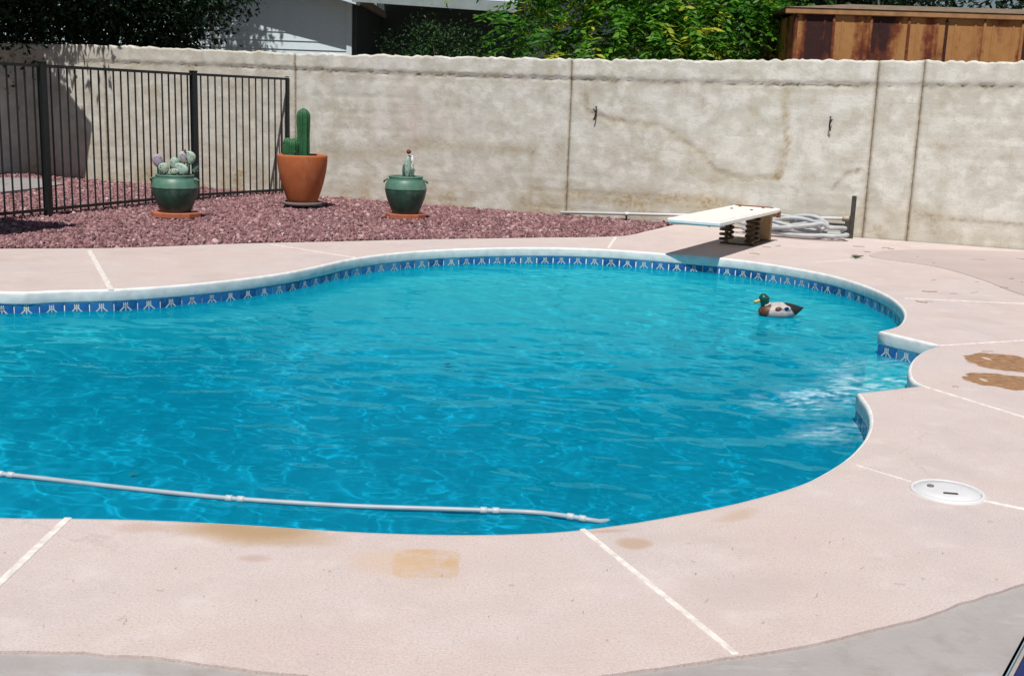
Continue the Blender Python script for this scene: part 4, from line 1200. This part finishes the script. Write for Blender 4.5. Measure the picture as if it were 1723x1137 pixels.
def tree(name, label, base, blobs, nclump, per, leaf, mat, spread=.22, trunk_r=.12, group=None, wr=.42, droop=-.25, tint_fn=None, fronds=False, seed=1):
    """blobs: list of (centre, radii) in world space"""
    rs_ = np.random.RandomState(seed); np.random.seed(seed)
    e = empty(name, base); tag(e, label, 'tree' if 'tree' in name else 'bush', group)
    O = np.array(base)
    vol = np.array([r[0] * r[1] * r[2] for _, r in blobs]); vol = vol / vol.sum()
    CL = []
    for (c, r), w in zip(blobs, vol):
        m_ = int(nclump * w) + 1
        v = unit(rs_.normal(0, 1, (m_, 3))) * (rs_.rand(m_, 1) ** .45)
        CL.append(v * np.array(r) + np.array(c))
    CL = np.vstack(CL); cen = np.array(blobs[0][0])
    if fronds:
        P = []; D = []; Sz = []; T = []
        for c in CL:
            out = unit((c - cen)[None])[0]
            for f in range(per):
                d0 = out * .5 + rs_.normal(0, .55, 3); d0[2] += .1; d0 /= np.linalg.norm(d0)
                p = c + rs_.normal(0, spread, 3); ln = leaf * rs_.uniform(4.5, 7.5); tn = tint_fn(p, rs_) if tint_fn else rs_.rand()
                sd_ = np.cross(d0, [0, 0, 1]); sd_ /= np.linalg.norm(sd_) + 1e-9
                for q in np.linspace(.12, 1, 9):
                    d = d0 + np.array([0, 0, -1]) * q * .7; pp_ = p + d0 * ln * q + np.array([0, 0, -.35]) * ln * q * q
                    for sg in (-1, 1):
                        dd = sd_ * sg * .9 + d * .5 + rs_.normal(0, .15, 3)
                        P.append(pp_); D.append(dd / np.linalg.norm(dd)); Sz.append(leaf * rs_.uniform(.7, 1.25)); T.append(np.clip(tn + rs_.normal(0, .07), 0, 1))
        P, D, Sz, T = map(np.array, (P, D, Sz, T))
    else:
        P = np.repeat(CL, per, 0) + rs_.normal(0, spread, (len(CL) * per, 3))
        D = unit(rs_.normal(0, 1, P.shape) + np.array([0, 0, droop]) + (P - cen) * .3)
        Sz = leaf * rs_.uniform(.6, 1.3, len(P))
        ct_ = np.repeat(rs_.rand(len(CL)), per)
        T = np.clip(ct_ * .6 + rs_.rand(len(P)) * .4, 0, 1)
        if tint_fn: T = np.array([tint_fn(p, rs_) for p in P])
    leaves_mesh('crown', P - O, D, Sz, mat, T, e, wr, (0, 0, .8))
    k = MB(); top = Vector(blobs[0][0]) - Vector(base)
    mid = top * .5 + Vector((rs_.uniform(-.2, .2), rs_.uniform(-.2, .2), 0)); mid.z = top.z * .45
    k.tube(smooth_line([(0, 0, -.1), (mid.x * .4, mid.y * .4, mid.z * .5), mid, top], .2), [trunk_r * (1 - .6 * i / max(1, len(smooth_line([(0, 0, -.1), (mid.x * .4, mid.y * .4, mid.z * .5), mid, top], .2)) - 1)) for i in range(len(smooth_line([(0, 0, -.1), (mid.x * .4, mid.y * .4, mid.z * .5), mid, top], .2)))], 9)
    k.build('trunk', M['bark'], e, True)
    for i in range(0, len(CL), max(1, len(CL) // 16)):
        t_ = Vector(CL[i]) - Vector(base); s0 = mid.lerp(top, rs_.uniform(0, .8)); m2 = s0.lerp(t_, .5) + Vector((0, 0, .12))
        k = MB(); k.tube([s0, m2, t_], [trunk_r * .35, trunk_r * .22, trunk_r * .08], 6); k.build('limb', M['bark'], e, True)
    return e
LM = dict(dark=mat_leaf('leaf_dark', [(.008, .022, .012), (.016, .045, .018), (.03, .075, .025)], .25),
          shade=mat_leaf('leaf_shade', [(.015, .045, .015), (.03, .09, .022), (.06, .13, .035)], .3),
          bright=mat_leaf('leaf_bright', [(.014, .08, .014), (.08, .27, .025), (.19, .43, .045), (.60, .58, .06)], .45),
          mass=mat_leaf('leaf_mass', [(.007, .020, .012), (.014, .04, .018), (.02, .06, .025)], .2))
# neighbour's house
HY = 20.0
def hp3(x, y, Y=HY): return pxY(x, y, Y)
hx1 = hp3(591, 60).x; hx0 = -12.0
ho = empty('neighbour_house', (hx1 - 3, HY, 0)); tag(ho, 'white sided house with overhanging grey roof behind the wall', 'house')
HO = ho.location
k = MB(); k.box(((hx0 + hx1) / 2 - HO.x, 1.6, 1.9), (hx1 - hx0 - .04, 3.1, 3.8)); k.build('wall', M['house_white'], ho)
bh = .145; bm0 = MB(); Lw = hx1 - hx0
bm0.add([(-Lw / 2, -.004, 0), (Lw / 2, -.004, 0), (Lw / 2, .012, bh), (-Lw / 2, .012, bh), (-Lw / 2, .05, 0), (Lw / 2, .05, 0), (Lw / 2, .05, bh), (-Lw / 2, .05, bh)],
        [(0, 1, 2, 3), (4, 5, 1, 0), (5, 6, 2, 1), (4, 0, 3, 7), (7, 3, 2, 6), (4, 7, 6, 5)])
bd0 = bm0.build('siding_board', M['house_white'], ho)
for i in range(26):
    o = bd0 if i == 0 else link_copy(bd0, ho); o.location = ((hx0 + hx1) / 2 - HO.x, -.005, .05 + i * bh * .985)
k = MB(); k.box((hx1 - HO.x - .03, -.02, 1.9), (.09, .06, 3.8), 0, .004); k.build('corner_board', M['house_white'], ho)
# gable roof: rake falls to the right above the white wall
rk = hp3(606, 5, HY - .38); slope = .26
def rake(x): return rk.z + (rk.x - x) * slope
ov = .38
xa, xb = -9.0, rk.x
vs = []
for x in (xa, xb):
    for y in (-ov, 4.0):
        for dz in (0, .13): vs.append((x - HO.x, y, rake(x) + dz))
k = MB(); k.add(vs, [(0, 1, 3, 2), (4, 6, 7, 5), (0, 4, 5, 1), (2, 3, 7, 6), (0, 2, 6, 4), (1, 5, 7, 3)]); k.build('roof', M['roof'], ho)
k = MB(); vs = []
for x in (xa, xb):
    for y in (-ov - .03, -ov - .002):
        for dz in (-.05, .15): vs.append((x - HO.x, y, rake(x) + dz))
k.add(vs, [(0, 1, 3, 2), (4, 6, 7, 5), (0, 4, 5, 1), (2, 3, 7, 6), (0, 2, 6, 4), (1, 5, 7, 3)]); k.build('rake_board', M['house_white'], ho)
# porch roof to the right with its fascia, dark recess below
A = hp3(592, 3, 19.2); B = hp3(870, 22, 18.2)
def quad_slab(name, a, b, back, th_, mat, parent, lift=0):
    o = Vector(parent.location); vs = []
    for p in (a, b):
        for q in (Vector((0, 0, 0)), back):
            for dz in (0, th_): vs.append(p + q + Vector((0, 0, dz + lift)) - o)
    k = MB(); k.add(vs, [(0, 1, 3, 2), (4, 6, 7, 5), (0, 4, 5, 1), (2, 3, 7, 6), (0, 2, 6, 4), (1, 5, 7, 3)]); return k.build(name, mat, parent)
quad_slab('porch_fascia', A, B, Vector((0, .04, 0)), .15, M['fascia'], ho)
quad_slab('porch_roof', A + Vector((-.0, .045, .10)), B + Vector((.1, .045, .10)), Vector((0, 5.0, .9)), .07, M['roof'], ho)
quad_slab('drip_edge', A + Vector((0, -.012, .152)), B + Vector((.1, -.012, .152)), Vector((0, .06, .012)), .015, M['house_white'], ho)
k = MB(); k.box(((hx1 + 3.0) / 2 - HO.x + .02, 3.4, 1.6), (3.0 - hx1, .15, 3.3)); k.build('porch_wall', M['porch_shade'], ho)
k = MB(); k.box((hx1 - HO.x + .05, 1.7, 1.5), (.08, 3.3, 3.0)); k.build('side_wall', M['porch_shade'], ho)
# trees and bushes beyond the wall
tree('shade_tree', 'dark leafy tree overhanging the wall behind the iron fence', (-6.6, 17.6, 0),
     [((-6.6, 17.6, 3.2), (2.6, 1.5, 1.4)), ((-5.5, 17.7, 2.6), (1.1, .8, .8)), ((-7.4, 17.2, 2.2), (1.3, .6, 1.0)), ((-6.9, 16.0, 3.5), (1.6, .55, .6)), ((-5.6, 17.9, 2.1), (.7, .4, .8)), ((-5.1, 18.6, 5.1), (.85, .5, .5))], 1000, 52, .105, LM['dark'], .19, .16, seed=21)
tree('porch_bush', 'dark small leaved bush growing under the porch eave', (hp3(745, 60, 18.4).x, 18.4, 0),
     [((hp3(735, 60, 18.4).x, 18.6, 1.7), (1.05, .45, .85)), ((hp3(800, 60, 18.4).x, 18.7, 1.6), (.8, .4, .75))], 240, 46, .06, LM['shade'], .11, .05, seed=22)
def tb(p, r_):
    v = r_.beta(2.2, 2.6) * .8
    if r_.rand() < .10: v = r_.uniform(.85, 1)
    return v
tree('bright_tree', 'bright green tree with yellowing feathery leaves above the wall', (2.2, 16.8, 0),
     [((1.9, 16.6, 3.0), (1.75, 1.1, 1.5)), ((.7, 16.1, 2.4), (.95, .7, .8)), ((2.0, 15.9, 2.3), (1.25, .6, .75)), ((2.9, 16.2, 2.8), (.9, .6, .9))], 210, 6, .125, LM['bright'], .18, .10, wr=.38, tint_fn=tb, fronds=True, seed=23)
tree('dark_tree', 'dense dark evergreen tree between bright tree and rusty shed', (4.0, 18.6, 0),
     [((3.9, 18.4, 2.9), (1.6, .9, 1.9)), ((5.2, 18.8, 3.0), (1.6, .9, 1.7))], 420, 46, .10, LM['mass'], .2, .13, seed=24)
for i, (x, y, lb) in enumerate([(-10.5, 24, 'far dark tree behind the white house'), (1.0, 25, 'far dark tree showing through gaps of the bright tree'), (6.2, 24, 'far dark tree rising behind the rusty shed'), (11.0, 22, 'far dark tree to the side of the rusty shed')]):
    tree('background_tree', lb, (x, y, 0), [((x, y, 2.9), (3.0, 1.2, 2.6)), ((x + 1.5, y, 2.0), (2.2, 1.0, 1.8))], 420, 40, .17, LM['mass'], .28, .16, seed=30 + i)
# rusty shed
SY, SB = 14.9, -.06
def sp(x, y): return pxY(x, y, SY, SB)
sl0 = sp(1334, 60); sz0 = sp(1345, 24).z; sx0 = sp(1338, 60).x
shed = empty('metal_shed', (sx0, SY + SB * sx0, 0), math.atan2(SB, 1)); tag(shed, 'rust streaked tan metal shed standing behind the wall', 'shed')
PWd = .46
k = MB(); k.box((3.0, 1.30, sz0 / 2 - .02), (5.9, 2.45, sz0 - .05)); k.build('inner_frame', M['rust'], shed)
kp = MB(); kp.box((0, 0, sz0 / 2), (PWd - .012, .03, sz0), 0, .004)
for q in (-.12, .12): kp.box((q, -.016, sz0 / 2 - .02), (.03, .012, sz0 - .06), 0, .005)
pn = kp.build('wall_panel', M['shed'], shed)
for i in range(13):
    o = pn if i == 0 else link_copy(pn, shed); o.location = (PWd * (i + .5), random.uniform(0, .006), 0)
    if i: o.data = pn.data.copy() if i < 0 else pn.data
for i in range(14):
    k = MB(); k.box((PWd * i, -.012, sz0 / 2 - .01), (.035, .04, sz0 - .03), 0, .006); k.build('seam_rib', M['shed'], shed)
k = MB(); k.box((-.012, 1.25, sz0 / 2), (.03, 2.5, sz0), 0, .004); k.build('end_panel', M['shed'], shed)
k = MB(); k.box((3.0, -.03, sz0 + .035), (6.3, .06, .07), 0, .008); k.build('eave_beam', plain('shed_trim', (.36, .19, .085), .8, .25, 8, .2), shed)
rz1 = .52
k = MB(); k.add([(-.16, -.07, sz0 + .075), (6.2, -.07, sz0 + .075), (6.2, 1.25, sz0 + .075 + rz1 * .33), (.9, 1.25, sz0 + .075 + rz1 * .33), (-.16, 2.6, sz0 + .075), (6.2, 2.6, sz0 + .075)],
              [(0, 1, 2, 3), (3, 2, 5, 4), (0, 3, 4), (0, 4, 5, 1), (1, 5, 2)])
k.build('roof', plain('shed_roof', (.20, .145, .10), .9, .35, 9, .3), shed)
# shade structures beside the pool, out to the left
def canopy(name, label, poly, z, posts, beam_dir):
    c = Vector((sum(p.x for p in poly) / len(poly), sum(p.y for p in poly) / len(poly), 0))
    e = empty(name, c); tag(e, label, 'shade roof')
    o = fill_loops('roof_sheet', [[p - c for p in poly]], z, M['fascia'], e, thick=.10)
    fill_loops('soffit', [[p - c for p in poly]], z - .1, M['dark_wood'], e)
    for p in posts:
        k = MB(); k.box((p.x - c.x, p.y - c.y, z / 2 - .05), (.1, .1, z - .1), 0, .005); k.build('post', M['dark_wood'], e)
LS = Vector((SUNV.x / -SUNV.z, SUNV.y / -SUNV.z, 0))
def up_to(P, z): return Vector((P.x, P.y, 0)) - LS * (z - P.z)
Zc = 3.0
tip = up_to(px(133, 381), Zc)
canopy('patio_roof', 'flat patio roof whose corner shades the gravel by the fence', [tip, tip - WU * 4.5, tip - WU * 4.5 - WN * 5.0, tip - WN * 5.0], Zc,
       [tip - WU * 1.9 - WN * .4, tip - WU * 4.2 - WN * .4, tip - WU * 4.2 - WN * 4.6, tip - WU * 1.9 - WN * 4.6], None)
pr_o = bpy.data.objects['patio_roof']; a_ = Vector((-8.0, 9.5, 0)); b_ = Vector((-7.75, 16.2, 0)); cc_ = (a_ + b_) / 2 - pr_o.location
k = MB(); k.box((cc_.x, cc_.y, 1.5), ((b_ - a_).length, .2, 3.0), math.atan2((b_ - a_).y, (b_ - a_).x)); k.build('light_blocker', M['dark_wood'], pr_o)  # unseen dark wall added to block sky and bounce light on the left
shp = [up_to(pxw(*p), Zc) for p in [(60, 70), (86, 119), (154, 207), (141, 301), (60, 298), (-420, 285), (-420, 40)]]  # unseen caster, outline projected sunward from the shade outline on the wall
canopy('wall_shade_caster', 'unseen angled sheet added to shade the wall behind the fence', shp, Zc, [shp[-1] + WU * .3 + Vector((.1, -.3, 0)), shp[-2] + WU * .3 + Vector((.1, .2, 0)), Vector((-7.55, 14.6, 0))], None)
